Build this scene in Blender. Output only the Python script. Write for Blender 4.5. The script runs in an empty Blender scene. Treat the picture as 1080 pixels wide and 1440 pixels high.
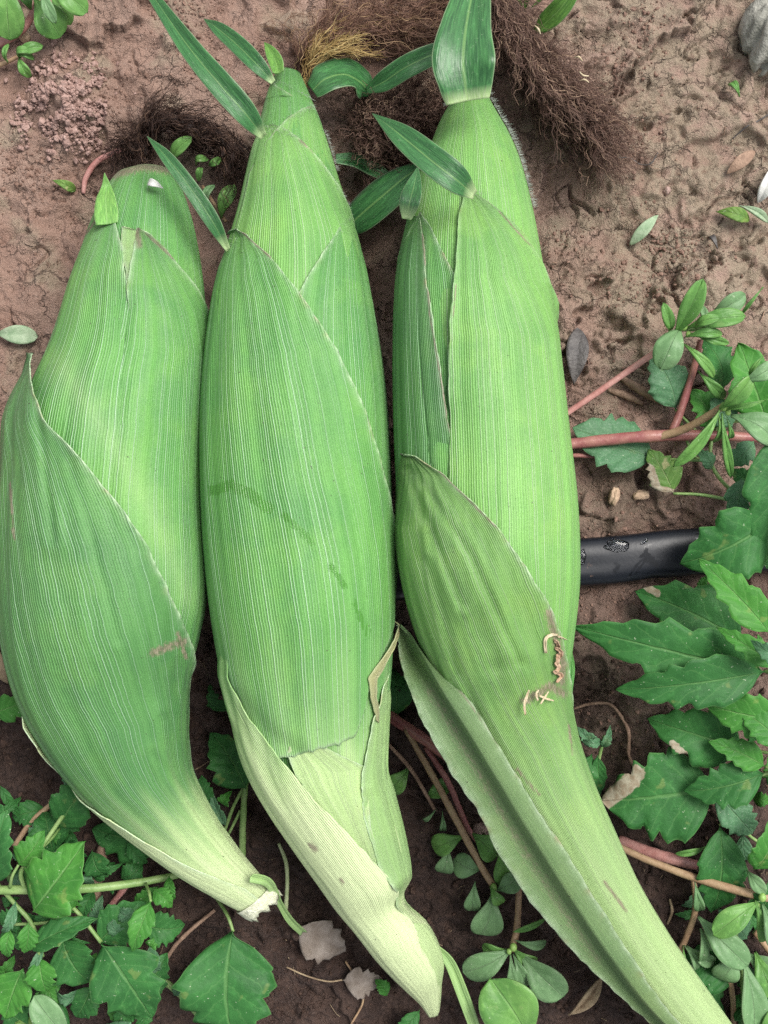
import bpy, math, random
import numpy as np
from mathutils import Vector

random.seed(7)
RNG = np.random.default_rng(11)
SC = bpy.context.scene
COL = SC.collection

# ------------------------------------------------------------------ camera, sky, sun, exposure
K = 0.00025            # metres per photograph pixel on the ground plane
H = 0.42               # camera height above the ground
cam_data = bpy.data.cameras.new("camera")
cam = bpy.data.objects.new("camera", cam_data)
COL.objects.link(cam)
cam.location = (0, 0, H)
cam.rotation_euler = (0, 0, 0)
cam_data.sensor_fit = 'VERTICAL'
cam_data.sensor_height = 24.0
cam_data.lens = 24.0 * H / (1440 * K)
cam_data.clip_start = 0.005
cam_data.clip_end = 500
SC.camera = cam

SUN_ELEV, SUN_ROT = math.radians(58), math.radians(52)     # rotation: clockwise from +Y
world = bpy.data.worlds.new("World")
SC.world = world
world.use_nodes = True
wn = world.node_tree
wn.nodes.clear()
w_out = wn.nodes.new('ShaderNodeOutputWorld')
w_bg = wn.nodes.new('ShaderNodeBackground')
w_sky = wn.nodes.new('ShaderNodeTexSky')
w_sky.sky_type = 'NISHITA'
w_sky.sun_disc = False
w_sky.sun_elevation = SUN_ELEV
w_sky.sun_rotation = SUN_ROT
w_sky.dust_density = 3.0
w_hs = wn.nodes.new('ShaderNodeHueSaturation')              # overcast: a nearly white sky
w_hs.inputs['Saturation'].default_value = 0.22
wn.links.new(w_sky.outputs[0], w_hs.inputs['Color'])
wn.links.new(w_hs.outputs[0], w_bg.inputs['Color'])
w_bg.inputs['Strength'].default_value = 0.074
wn.links.new(w_bg.outputs[0], w_out.inputs['Surface'])

sun_data = bpy.data.lights.new("sun", 'SUN')
sun_data.energy = 1.5
sun_data.angle = math.radians(30)
sun_data.color = (1.0, 0.96, 0.9)
sun = bpy.data.objects.new("sun", sun_data)
COL.objects.link(sun)
sdir = Vector((math.sin(SUN_ROT) * math.cos(SUN_ELEV), math.cos(SUN_ROT) * math.cos(SUN_ELEV), math.sin(SUN_ELEV)))
sun.rotation_euler = sdir.to_track_quat('Z', 'Y').to_euler()
sun.location = sdir * 3

SC.view_settings.view_transform = 'Standard'
SC.view_settings.look = 'None'
SC.view_settings.exposure = 1.33
SC.view_settings.gamma = 1.0
SC.view_settings.use_curve_mapping = False
SC.render.engine = 'CYCLES'
SC.cycles.max_bounces = 8
SC.cycles.diffuse_bounces = 3
SC.cycles.use_denoising = False
SC.cycles.caustics_reflective = False
SC.cycles.caustics_refractive = False

# ------------------------------------------------------------------ coordinates
def P(px, py, z=0.0):
    """World point, z in millimetres above the ground, that the photograph shows at (px, py)."""
    f = (H - z * 0.001) / H * K
    return np.array([(px - 540.0) * f, (720.0 - py) * f, z * 0.001])

def PX(v):
    v = np.asarray(v)
    f = (H - v[..., 2]) / H * K
    return np.stack([v[..., 0] / f + 540.0, 720.0 - v[..., 1] / f], -1)

def catmull(pts, n):
    pts = np.asarray(pts, float)
    if len(pts) == 2:
        t = np.linspace(0, 1, n)[:, None]
        return pts[0] * (1 - t) + pts[1] * t
    return catmull_at(pts, np.linspace(0, len(pts) - 1, n))

def catmull_at(pts, x):
    pts = np.asarray(pts, float)
    n = len(pts)
    x = np.clip(np.asarray(x, float), 0, n - 1)
    i = np.minimum(x.astype(int), n - 2)
    t = (x - i)[..., None]
    p1, p2 = pts[i], pts[i + 1]
    p0 = np.where((i > 0)[..., None], pts[np.maximum(i - 1, 0)], 2 * p1 - p2)
    p3 = np.where((i < n - 2)[..., None], pts[np.minimum(i + 2, n - 1)], 2 * p2 - p1)
    return 0.5 * (2 * p1 + (p2 - p0) * t + (2 * p0 - 5 * p1 + 4 * p2 - p3) * t * t + (3 * p1 - p0 - 3 * p2 + p3) * t ** 3)

# ------------------------------------------------------------------ numpy noise
_perm = RNG.permutation(512)
_grad = RNG.random((1024,)) * 2 * np.pi
def vnoise(x, y, seed=0):
    """gradient noise in about -1..1"""
    x = np.asarray(x, float) + seed * 17.13
    y = np.asarray(y, float) - seed * 9.71
    xi, yi = np.floor(x).astype(int), np.floor(y).astype(int)
    xf, yf = x - xi, y - yi
    def g(ix, iy, dx, dy):
        a = _grad[(_perm[(ix + _perm[iy & 511]) & 511] + 37 * seed) & 1023]
        return np.cos(a) * dx + np.sin(a) * dy
    u, v = xf * xf * xf * (xf * (xf * 6 - 15) + 10), yf * yf * yf * (yf * (yf * 6 - 15) + 10)
    a = g(xi, yi, xf, yf) * (1 - u) + g(xi + 1, yi, xf - 1, yf) * u
    b = g(xi, yi + 1, xf, yf - 1) * (1 - u) + g(xi + 1, yi + 1, xf - 1, yf - 1) * u
    return (a * (1 - v) + b * v) * 1.5
def fbm(x, y, oct=4, seed=0, gain=0.5):
    s, a = 0, 1.0
    for o in range(oct):
        s = s + a * vnoise(x * 2 ** o, y * 2 ** o, seed + o)
        a *= gain
    return s
def sstep(a, b, x):
    t = np.clip((np.asarray(x, float) - a) / (b - a), 0, 1)
    return t * t * (3 - 2 * t)

# ------------------------------------------------------------------ node helper
class NB:
    def __init__(self, name):
        self.m = bpy.data.materials.new(name)
        self.m.use_nodes = True
        self.t = self.m.node_tree
        self.t.nodes.clear()
    def put(self, sock, v):
        if isinstance(v, bpy.types.NodeSocket):
            self.t.links.new(v, sock)
        elif v is not None:
            if isinstance(v, (tuple, list)) and len(v) == 3 and sock.type == 'RGBA':
                v = (*v, 1)
            sock.default_value = v
    def n(self, typ, props=None, **ins):
        nd = self.t.nodes.new(typ)
        for k, v in (props or {}).items():
            setattr(nd, k, v)
        for k, v in ins.items():
            k = k.replace('_', ' ')
            self.put(nd.inputs[int(k[1:])] if k[0] == 'i' and k[1:].isdigit() else nd.inputs[k], v)
        return nd
    def math(self, op, a, b=None, c=None):
        nd = self.n('ShaderNodeMath', {'operation': op})
        for i, v in enumerate((a, b, c)):
            if v is not None:
                self.put(nd.inputs[i], v)
        return nd.outputs[0]
    def mix(self, f, a, b, blend='MIX'):
        nd = self.n('ShaderNodeMix', {'data_type': 'RGBA', 'blend_type': blend})
        self.put(nd.inputs[0], f); self.put(nd.inputs[6], a); self.put(nd.inputs[7], b)
        return nd.outputs[2]
    def noise(self, vec, scale, detail=3.0, rough=0.5, dist=0.0):
        return self.n('ShaderNodeTexNoise', None, Vector=vec, Scale=scale, Detail=detail, Roughness=rough, Distortion=dist).outputs[0]
    def rng(self, v, a, b, c=0.0, d=1.0, smooth=True):
        nd = self.n('ShaderNodeMapRange', {'interpolation_type': 'SMOOTHSTEP' if smooth else 'LINEAR'})
        for i, x in enumerate((v, a, b, c, d)):
            self.put(nd.inputs[i], x)
        return nd.outputs[0]
    def attr(self, name):
        return self.n('ShaderNodeAttribute', {'attribute_name': name}).outputs['Fac']
    def xyz(self, x, y, z=0.0):
        return self.n('ShaderNodeCombineXYZ', None, X=x, Y=y, Z=z).outputs[0]
    def uv(self):
        s = self.n('ShaderNodeSeparateXYZ', None, Vector=self.n('ShaderNodeUVMap', {'uv_map': 'uv'}).outputs[0])
        return s.outputs[0], s.outputs[1]
    def pos(self):
        return self.n('ShaderNodeNewGeometry').outputs['Position']
    def bump(self, h, dist, strength=1.0, normal=None):
        nd = self.n('ShaderNodeBump', None, Strength=strength, Distance=dist, Height=h)
        if normal is not None:
            self.put(nd.inputs['Normal'], normal)
        return nd.outputs[0]
    def finish(self, color, rough, normal=None, spec=0.4, sheen=0.0, trans=0.0, transcol=None, sss=0.0, coat=0.0):
        b = self.n('ShaderNodeBsdfPrincipled')
        self.put(b.inputs['Base Color'], color); self.put(b.inputs['Roughness'], rough)
        self.put(b.inputs['Specular IOR Level'], spec)
        if sheen is not None and not (isinstance(sheen, float) and sheen == 0):
            self.put(b.inputs['Sheen Weight'], sheen); b.inputs['Sheen Roughness'].default_value = 0.45
        if normal is not None:
            self.put(b.inputs['Normal'], normal)
        out = self.n('ShaderNodeOutputMaterial')
        sh = b.outputs[0]
        if trans > 0:
            tr = self.n('ShaderNodeBsdfTranslucent', None, Color=transcol if transcol is not None else color)
            mx = self.n('ShaderNodeMixShader', None, i0=trans, i1=sh, i2=tr.outputs[0])
            sh = mx.outputs[0]
        self.t.links.new(sh, out.inputs['Surface'])
        return self.m

# ------------------------------------------------------------------ materials
def mat_ground():
    b = NB("soil")
    p = b.pos()
    shade_tone, olive, pile = b.attr('shade_tone'), b.attr('olive'), b.attr('height')
    n1 = b.noise(p, 28, 5, 0.6)
    n2 = b.noise(p, 140, 6, 0.65, 0.4)
    n3 = b.noise(p, 700, 4, 0.7)
    n4 = b.noise(p, 2400, 3, 0.7)
    c = b.mix(b.rng(n1, .35, .68), (.310, .192, .147), (.405, .280, .222))
    c = b.mix(b.math('MULTIPLY', olive, b.rng(n2, .3, .62)), c, (.34, .276, .198))
    c = b.mix(b.rng(n2, .56, .72, 0, .75), c, (.15, .078, .055))
    c = b.mix(b.rng(n2, .44, .26, 0, .5), c, (.38, .27, .215))
    c = b.mix(b.rng(n3, .54, .74, 0, .7), c, (.12, .072, .055))
    c = b.mix(b.rng(n4, .52, .72, 0, .5), c, (.46, .33, .275))
    c = b.mix(b.rng(n4, .46, .30, 0, .5), c, (.11, .065, .05))
    warp = b.n('ShaderNodeVectorMath', {'operation': 'MULTIPLY_ADD'}, i0=b.n('ShaderNodeTexNoise', None, Vector=p, Scale=160, Detail=4, Roughness=.6).outputs['Color'], i1=(.011, .011, .011), i2=p).outputs[0]
    def crack(scale, w):
        e = b.n('ShaderNodeTexVoronoi', {'feature': 'DISTANCE_TO_EDGE'}, Vector=warp, Scale=scale).outputs['Distance']
        return b.rng(e, 0.0, w, 1, 0)
    cm = b.rng(b.noise(p, 55, 3, .6), .46, .60)
    cr = b.math('MULTIPLY', crack(75, .035), cm)
    cr2 = b.math('MULTIPLY', crack(210, .05), b.rng(b.noise(p, 90, 3, .6), .50, .62))
    cra = b.math('MAXIMUM', cr, b.math('MULTIPLY', cr2, .8))
    c = b.mix(b.math('MULTIPLY', cra, .6), c, (.085, .052, .04))
    pit = b.rng(b.n('ShaderNodeTexVoronoi', None, Vector=warp, Scale=330).outputs['Distance'], .10, .22, 1, 0)
    pit = b.math('MULTIPLY', pit, b.rng(b.noise(p, 120, 3, .6), .52, .64))
    c = b.mix(b.math('MULTIPLY', pit, .5), c, (.075, .047, .037))
    grit = b.rng(b.noise(p, 1500, 1, .4), .745, .775)
    c = b.mix(b.math('MULTIPLY', grit, .6), c, (.55, .46, .40))
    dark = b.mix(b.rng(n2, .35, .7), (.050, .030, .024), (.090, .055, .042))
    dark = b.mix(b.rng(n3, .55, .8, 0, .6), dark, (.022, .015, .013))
    c = b.mix(shade_tone, c, dark)  # shade over the lower bed, painted as a darker soil colour
    h = b.math('ADD', b.math('MULTIPLY', n2, .8), b.math('ADD', b.math('SUBTRACT', b.math('MULTIPLY', n3, .75), b.math('ADD', b.math('MULTIPLY', cra, .75), b.math('MULTIPLY', pit, .5))), b.math('MULTIPLY', n4, .45)))
    r = b.rng(n1, .35, .62, .42, .8)
    return b.finish(c, r, b.bump(h, .0019, 0.9), spec=.45)

def mat_crumb(name, ca, cb):
    b = NB(name)
    p = b.pos()
    n = b.noise(p, 500, 4, .65)
    n2 = b.noise(p, 1800, 3, .7)
    c = b.mix(b.rng(n, .3, .7), ca, cb)
    c = b.mix(b.rng(n2, .55, .8, 0, .5), c, tuple(x * .45 for x in ca))
    return b.finish(c, .85, b.bump(b.math('ADD', n, n2), .0006, .8), spec=.25)

def mat_husk(name, base, dark, line, pale=(.57, .75, .35), white=(.70, .82, .46), hatch=.22, veinmix=.68, rough=.42, sheen=.04):
    b = NB(name)
    u, v = b.uv()
    p = b.pos()
    wob = b.noise(b.xyz(b.math('MULTIPLY', u, .06), b.math('MULTIPLY', v, .22)), 1.0, 2)
    uu = b.math('ADD', u, b.math('MULTIPLY', b.math('SUBTRACT', wob, .5), 1.8))
    uu = b.math('MULTIPLY', uu, 1.18)
    cell = b.math('FLOOR', uu)
    fr = b.math('ABSOLUTE', b.math('SUBTRACT', b.math('SUBTRACT', uu, cell), .5))
    wn_ = b.n('ShaderNodeTexWhiteNoise', {'noise_dimensions': '1D'}, W=cell).outputs[0]
    wide = b.noise(b.xyz(b.math('MULTIPLY', u, .28), b.math('MULTIPLY', v, .03)), 1.0, 2, .6)
    peak = b.rng(fr, .02, .30, 1, 0)
    vein = b.math('MULTIPLY', peak, b.math('ADD', .12, b.math('MULTIPLY', b.math('POWER', wn_, 3.2), 1.5)))
    valley = b.rng(fr, .28, .5, 0, 1)
    # cells between the veins
    cx = b.math('FRACT', b.math('ADD', b.math('MULTIPLY', v, 4.2), b.math('MULTIPLY', wn_, 9.0)))
    cross = b.math('MULTIPLY', b.rng(b.math('ABSOLUTE', b.math('SUBTRACT', cx, .5)), 0, .13, 1, 0), valley)
    fine = b.noise(b.xyz(b.math('MULTIPLY', u, 1.7), b.math('MULTIPLY', v, 9.0)), 1.0, 3, .65)
    dots = b.noise(p, 2600, 2, .6)
    blot = b.noise(p, 26, 3, .55, .3)
    blot2 = b.noise(b.xyz(b.math('MULTIPLY', u, .12), b.math('MULTIPLY', v, .35)), 1.0, 3, .6)
    c = b.mix(b.rng(blot, .3, .72), base, dark)
    c = b.mix(b.rng(blot2, .35, .75, 0, .5), c, dark)
    c = b.mix(b.rng(wide, .42, .68, 0, .35), c, tuple(min(1, x * 1.3 + .015) for x in base))
    c = b.mix(b.rng(b.noise(p, 75, 4, .65, .5), .48, .74, 0, .32), c, dark)
    c = b.mix(b.rng(b.noise(p, 48, 3, .6), .48, .68, 0, .32), c, (base[0] * 1.4, base[1] * 1.2, base[2] * 1.0))
    c = b.mix(b.math('MULTIPLY', valley, .36), c, tuple(x * .62 for x in dark))
    c = b.mix(b.math('MULTIPLY', vein, veinmix), c, line)
    c = b.mix(b.math('MULTIPLY', cross, hatch), c, tuple(x * .45 for x in dark))
    c = b.mix(b.rng(fine, .5, .8, 0, .35), c, tuple(x * .6 for x in dark))
    c = b.mix(b.rng(dots, .56, .8, 0, .14), c, line)
    pl = b.attr('pale')
    plc = b.mix(b.math('MULTIPLY', vein, .5), pale, white)
    plc = b.mix(b.math('MULTIPLY', valley, .38), plc, tuple(x * .72 for x in pale))
    plc = b.mix(b.rng(pl, .6, 1.0), plc, b.mix(b.math('MULTIPLY', valley, .35), white, pale))
    c = b.mix(b.rng(pl, 0, .85), c, plc)
    ed = b.attr('edge')
    c = b.mix(b.math('MULTIPLY', ed, b.rng(b.noise(p, 260, 3, .6), .3, .65, .25, .85)), c, b.mix(b.rng(b.noise(p, 110, 3, .6), .52, .68), (.55, .70, .47), (.46, .40, .26)))
    wet = b.attr('wet')
    wetm = b.rng(b.math('ADD', wet, b.math('MULTIPLY', b.math('SUBTRACT', b.noise(p, 420, 4, .6), .5), 1.1)), .45, .6)
    c = b.mix(b.math('MULTIPLY', wetm, .72), c, (.07, .25, .03))
    br = b.attr('brown')
    brn = b.noise(b.xyz(b.math('MULTIPLY', u, .8), b.math('MULTIPLY', v, 3.0)), 1.0, 4, .7)
    brm = b.rng(b.math('ADD', br, b.math('MULTIPLY', b.math('SUBTRACT', brn, .5), 1.5)), .30, .95)
    c = b.mix(b.math('MULTIPLY', brm, .8), c, b.mix(b.rng(brn, .4, .65), (.17, .12, .09), (.38, .30, .23)))
    speck = b.rng(b.noise(p, 900, 1, .4), .775, .80)
    c = b.mix(b.math('MULTIPLY', speck, .7), c, (.05, .045, .03))
    h = b.math('ADD', b.math('MULTIPLY', vein, .5), b.math('ADD', b.math('MULTIPLY', peak, .5), b.math('MULTIPLY', fine, .35)))
    h = b.math('ADD', h, b.math('MULTIPLY', wide, 1.6))
    h = b.math('ADD', h, b.math('MULTIPLY', dots, .35))
    nrm = b.bump(h, .00032, .85)
    r = b.math('SUBTRACT', b.rng(blot2, .3, .7, rough - .04, rough + .12), b.math('MULTIPLY', wetm, .25))
    return b.finish(c, r, nrm, spec=.46, sheen=sheen, trans=.12)

def mat_blade(name, base, dark, mid=(.30, .50, .16)):
    b = NB(name)
    u, v = b.uv()
    p = b.pos()
    au = b.math('ABSOLUTE', u)
    st = b.noise(b.xyz(b.math('MULTIPLY', u, 16), b.math('MULTIPLY', v, .6)), 1.0, 2, .6)
    st2 = b.noise(b.xyz(b.math('MULTIPLY', u, 5), b.math('MULTIPLY', v, .5)), 1.0, 2, .6)
    c = b.mix(b.rng(st, .35, .65), base, dark)
    c = b.mix(b.rng(st2, .45, .7, 0, .6), c, tuple(x * 1.5 for x in base))
    c = b.mix(b.rng(au, .0, .09, .38, 0), c, mid)
    c = b.mix(b.rng(au, .955, 1.0, 0, .5), c, (.42, .52, .32))
    c = b.mix(b.attr('pale'), c, b.mix(b.rng(st, .3, .7), (.42, .60, .24), (.60, .72, .42)))
    n = b.noise(p, 900, 3, .6)
    c = b.mix(b.rng(n, .62, .75, 0, .35), c, (.35, .48, .3))
    return b.finish(c, .36, b.bump(b.math('ADD', st, b.math('MULTIPLY', n, .3)), .00025, .8), spec=.5, trans=.15, sheen=.05)

def mat_weed(name, base, dark, vein, spots=(.40, .44, .14), nveins=6.0, rough=.5, trans=.22, veinamt=.5, spotamt=.5, mealy=0.0):
    b = NB(name)
    u, v = b.uv()
    p = b.pos()
    rnd = b.n('ShaderNodeObjectInfo').outputs['Random']
    au = b.math('ABSOLUTE', u)
    n0 = b.noise(p, 90, 3, .6)
    n1 = b.noise(p, 420, 4, .65)
    n2 = b.noise(p, 1500, 3, .6)
    k = b.math('SUBTRACT', b.math('MULTIPLY', v, nveins), b.math('MULTIPLY', au, 1.5))
    k = b.math('ADD', k, b.math('MULTIPLY', b.math('SUBTRACT', n1, .5), .5))
    k = b.math('ADD', k, b.math('MULTIPLY', b.rng(u, -.01, .01), .4))
    f = b.math('ABSOLUTE', b.math('SUBTRACT', b.math('FRACT', k), .5))
    sec = b.math('MULTIPLY', b.rng(f, .0, .075, 1, 0), b.rng(au, .75, .95, 1, 0))
    broad = b.rng(f, .0, .5, 0, 1)
    midr = b.rng(au, .015, .065, 1, 0)
    c = b.mix(b.rng(n0, .3, .7), base, dark)
    c = b.mix(b.math('MULTIPLY', rnd, .55), c, dark)
    c = b.mix(b.rng(n1, .5, .75, 0, .45), c, tuple(x * 1.45 for x in base))
    c = b.mix(b.math('MULTIPLY', broad, .10), c, tuple(x * .6 for x in dark))
    c = b.mix(b.math('MULTIPLY', sec, veinamt * .55), c, vein)
    c = b.mix(b.math('MULTIPLY', midr, veinamt * 1.1), c, vein)
    spot = b.rng(b.noise(p, 170, 2, .5), .66, .73)
    c = b.mix(b.math('MULTIPLY', spot, spotamt), c, spots)
    tiny = b.rng(b.noise(p, 1100, 1, .4), .74, .78)
    c = b.mix(b.math('MULTIPLY', tiny, .55), c, (.55, .62, .45))
    c = b.mix(b.rng(au, .94, 1.0, 0, .45), c, vein)
    if mealy:
        c = b.mix(b.rng(n2, .45, .75, .2 * mealy, mealy), c, (.42, .52, .42))
    nec = b.attr('dry')
    nm = b.rng(b.math('ADD', nec, b.math('MULTIPLY', b.math('SUBTRACT', b.math('ADD', b.math('MULTIPLY', n0, .6), b.math('MULTIPLY', n1, .6)), .6), 1.1)), .42, .56)
    c = b.mix(nm, c, b.mix(b.rng(n1, .35, .65), (.46, .42, .32), (.33, .26, .18)))
    hh = b.math('SUBTRACT', b.math('MULTIPLY', broad, .35), b.math('MULTIPLY', midr, 1.0))
    hh = b.math('ADD', hh, b.math('MULTIPLY', n1, .8))
    return b.finish(c, rough, b.bump(hh, .0004, .7), spec=.22, trans=trans)

def mat_plain(name, ca, cb, scale=300, rough=.6, bump=.0004, spec=.4, trans=0.0, stretch=None):
    b = NB(name)
    p = b.pos()
    n = b.noise(p, scale, 4, .6)
    n2 = b.noise(p, scale * 5, 3, .6)
    c = b.mix(b.rng(n, .3, .7), ca, cb)
    c = b.mix(b.rng(n2, .55, .8, 0, .4), c, tuple(x * .55 for x in ca))
    return b.finish(c, rough, b.bump(b.math('ADD', n, b.math('MULTIPLY', n2, .4)), bump, .8), spec=spec, trans=trans)

def mat_hose():
    b = NB("black_plastic")
    p = b.pos()
    n = b.noise(p, 60, 4, .6)
    n2 = b.noise(p, 900, 3, .6)
    wet = b.rng(b.noise(p, 75, 3, .55, .6), .56, .6)
    dust = b.rng(n2, .5, .75, 0, .45)
    c = b.mix(dust, (.006, .008, .013), (.016, .019, .027))
    c = b.mix(wet, c, (.008, .009, .011))
    mudm = b.rng(b.noise(p, 260, 4, .6), .66, .74, 0, .5)
    c = b.mix(mudm, c, (.16, .10, .075))
    r = b.math('SUBTRACT', b.rng(n, .3, .7, .34, .46), b.math('MULTIPLY', wet, .28))
    return b.finish(c, r, b.bump(n2, .00006, .5), spec=.45)

def mat_water():
    b = NB("clear_water")
    s = b.n('ShaderNodeBsdfPrincipled')
    s.inputs['Base Color'].default_value = (.95, .97, 1, 1)
    s.inputs['Roughness'].default_value = .02
    s.inputs['IOR'].default_value = 1.33
    s.inputs['Transmission Weight'].default_value = 1.0
    o = b.n('ShaderNodeOutputMaterial')
    b.t.links.new(s.outputs[0], o.inputs['Surface'])
    return b.m

def mat_silk(name, ca, cb, cc):
    b = NB(name)
    rv = b.attr('tone')
    c = b.mix(b.rng(rv, .15, .75, smooth=False), ca, cb)
    c = b.mix(b.rng(rv, .8, 1.0), c, cc)
    return b.finish(c, .5, spec=.3, trans=.1)

MG = mat_ground()
M_CRUMB_PINK = mat_crumb("dry_crumb", (.31, .195, .165), (.46, .315, .275))
M_CRUMB = mat_crumb("soil_crumb", (.16, .095, .072), (.31, .20, .155))
M_CRUMB_SHADE = mat_crumb("shade_dark_crumb", (.035, .022, .018), (.095, .058, .044))  # soil crumb darkened to carry the painted shade of the lower bed
MH = mat_husk("husk_green", (.150, .400, .080), (.082, .278, .064), (.50, .76, .48))
MH_BLUE = mat_husk("husk_deep_green", (.118, .315, .078), (.068, .218, .060), (.36, .60, .36), hatch=.45)
MH_LIGHT = mat_husk("husk_bright_green", (.220, .485, .108), (.122, .338, .076), (.56, .78, .46), hatch=.15)
MH_OLD = mat_husk("husk_dull_green", (.195, .395, .095), (.118, .285, .070), (.38, .54, .29), hatch=.2)
MH_WHITE = mat_husk('husk_whitish', (.55, .74, .33), (.44, .66, .25), (.76, .86, .58), hatch=.1, veinmix=.7)
MH_TORN = mat_husk('torn_husk', (.50, .50, .24), (.33, .33, .14), (.70, .66, .46), hatch=.1, veinmix=.9)
MH_GREY = mat_husk("husk_greyish_green", (.185, .31, .115), (.115, .225, .075), (.34, .46, .25), hatch=.15)
MB_ = mat_blade("blade_green", (.050, .175, .052), (.026, .105, .034))
MB_TIP = mat_blade('blade_tip_green', (.21, .44, .10), (.13, .33, .075), (.40, .62, .25))
MB_YOUNG = mat_blade("blade_young_green", (.15, .33, .06), (.08, .22, .04), (.35, .55, .18))
MW = mat_weed("goosefoot_green", (.054, .205, .050), (.031, .130, .033), (.14, .31, .10), spotamt=.22)
MW_YOUNG = mat_weed("goosefoot_young_green", (.085, .29, .045), (.05, .20, .035), (.22, .43, .14), spotamt=.25)
MW_MEALY = mat_weed("goosefoot_mealy_green", (.085, .245, .105), (.06, .18, .075), (.17, .34, .16), mealy=.28, spotamt=.1)
MW_YEL = mat_weed("goosefoot_yellowing", (.20, .32, .07), (.10, .22, .05), (.35, .44, .2), spotamt=.8, spots=(.42, .40, .2))
MP = mat_weed("purslane_green", (.165, .345, .085), (.095, .235, .058), (.28, .46, .18), nveins=2, rough=.36, trans=.1, veinamt=.28, spotamt=.2, spots=(.3, .4, .16))
MP_GREY = mat_weed("purslane_greyish_green", (.19, .33, .155), (.125, .245, .105), (.31, .43, .26), nveins=2, rough=.38, trans=.1, veinamt=.25, spotamt=.2, spots=(.12, .14, .08))
M_RED = mat_plain("red_stem", (.26, .085, .085), (.36, .17, .14), 160, .38)
M_TAN = mat_plain("tan_stem", (.30, .185, .11), (.38, .27, .16), 200, .5)
M_PINK = mat_plain("pink_stem", (.40, .17, .15), (.50, .27, .24), 200, .5)
M_GSTEM = mat_plain("green_stem", (.15, .27, .075), (.26, .38, .14), 200, .45)
M_PSTEM = mat_plain("pale_stem", (.34, .42, .20), (.46, .52, .30), 200, .5)
M_WOOD = mat_plain("dry_stem", (.21, .13, .09), (.36, .24, .17), 300, .75, .0008)
M_DRYLEAF = mat_plain("dry_leaf_brown", (.27, .19, .12), (.42, .33, .21), 300, .75, .0006, trans=.1)
M_GREYLEAF = mat_plain("dry_leaf_grey", (.23, .185, .15), (.36, .31, .27), 220, .7, .0006, trans=.2)
M_BLACKLEAF = mat_plain("rotten_leaf", (.055, .05, .05), (.12, .11, .105), 260, .5, .0008)
M_FADED = mat_plain("faded_leaf", (.22, .34, .19), (.38, .48, .32), 300, .55, .0004, trans=.15)
M_WHITE = mat_plain("white_petal", (.62, .62, .60), (.78, .78, .74), 400, .6, .0003, trans=.2)
M_STONE = mat_plain("grey_stone", (.21, .21, .18), (.42, .41, .36), 130, .8, .002)
M_PEBBLE = mat_plain("tan_pebble", (.40, .28, .19), (.52, .38, .26), 300, .7, .0008)
M_PINKSTONE = mat_plain("pink_pebble", (.30, .20, .17), (.42, .30, .26), 400, .75, .001)
M_FIBRE = mat_plain("dry_fibre", (.46, .37, .23), (.62, .53, .37), 400, .65, .0003)
M_TORN = mat_plain("torn_fibre", (.34, .21, .13), (.50, .36, .25), 400, .7, .0004)
M_PITH = mat_plain("white_pith", (.50, .52, .36), (.70, .72, .56), 420, .7, .0014)
M_BUD = mat_plain("green_bud", (.2, .36, .09), (.28, .45, .12), 200, .4)
M_HOSE = mat_hose()
M_WATER = mat_water()
M_SILK_B = mat_silk("silk_light_brown", (.10, .05, .035), (.26, .15, .105), (.42, .28, .16))
M_SILK_C = mat_silk("silk_brown", (.072, .040, .031), (.19, .115, .088), (.38, .26, .18))
M_SILK_A = mat_silk("silk_dark_brown", (.022, .013, .011), (.075, .042, .032), (.18, .11, .075))
M_SILK_G = mat_silk("silk_golden", (.30, .19, .07), (.48, .35, .14), (.58, .46, .22))

# ------------------------------------------------------------------ objects
def mesh_obj(name, verts, faces, mat, parent=None, uv=None, attrs=None, smooth=True, solid=0.0):
    verts = np.asarray(verts, float)
    if parent is not None:
        off = np.array(ROOTLOC[parent.name])
    else:
        off = np.array([*(verts[:, :2].min(0) + verts[:, :2].max(0)) / 2, verts[:, 2].min()])
    me = bpy.data.meshes.new(name)
    me.from_pydata((verts - off).tolist(), [], [list(map(int, f)) for f in faces])
    if uv is not None:
        l = me.uv_layers.new(name='uv')
        li = np.zeros(len(me.loops), int)
        me.loops.foreach_get('vertex_index', li)
        l.data.foreach_set('uv', np.asarray(uv, np.float32)[li].ravel())
    for k, a in (attrs or {}).items():
        at = me.attributes.new(k, 'FLOAT', 'POINT')
        at.data.foreach_set('value', np.asarray(a, np.float32).ravel())
    me.materials.append(mat)
    if smooth:
        me.polygons.foreach_set('use_smooth', np.ones(len(me.polygons), bool))
    me.update()
    o = bpy.data.objects.new(name, me)
    COL.objects.link(o)
    if parent is not None:
        o.parent = parent
    else:
        o.location = off
        ROOTLOC[o.name] = tuple(off)
    if solid:
        md = o.modifiers.new('thickness', 'SOLIDIFY')
        md.thickness = solid
        md.offset = -1
    return o

ROOTLOC = {}
def thing(name, label, cat, loc, group=None):
    o = bpy.data.objects.new(name, None)
    o.empty_display_size = .01
    COL.objects.link(o)
    o.location = tuple(loc)
    ROOTLOC[o.name] = tuple(loc)
    return tag(o, label, cat, group)
def tag(o, label, cat=None, group=None, kind=None):
    if label: o['label'] = label
    if cat: o['category'] = cat
    if group: o['group'] = group
    if kind: o['kind'] = kind
    return o

def grid_faces(n, m):
    i, j = np.meshgrid(np.arange(n - 1), np.arange(m - 1), indexing='ij')
    a = (i * m + j).ravel()
    return np.stack([a, a + 1, a + m + 1, a + m], 1)

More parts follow.
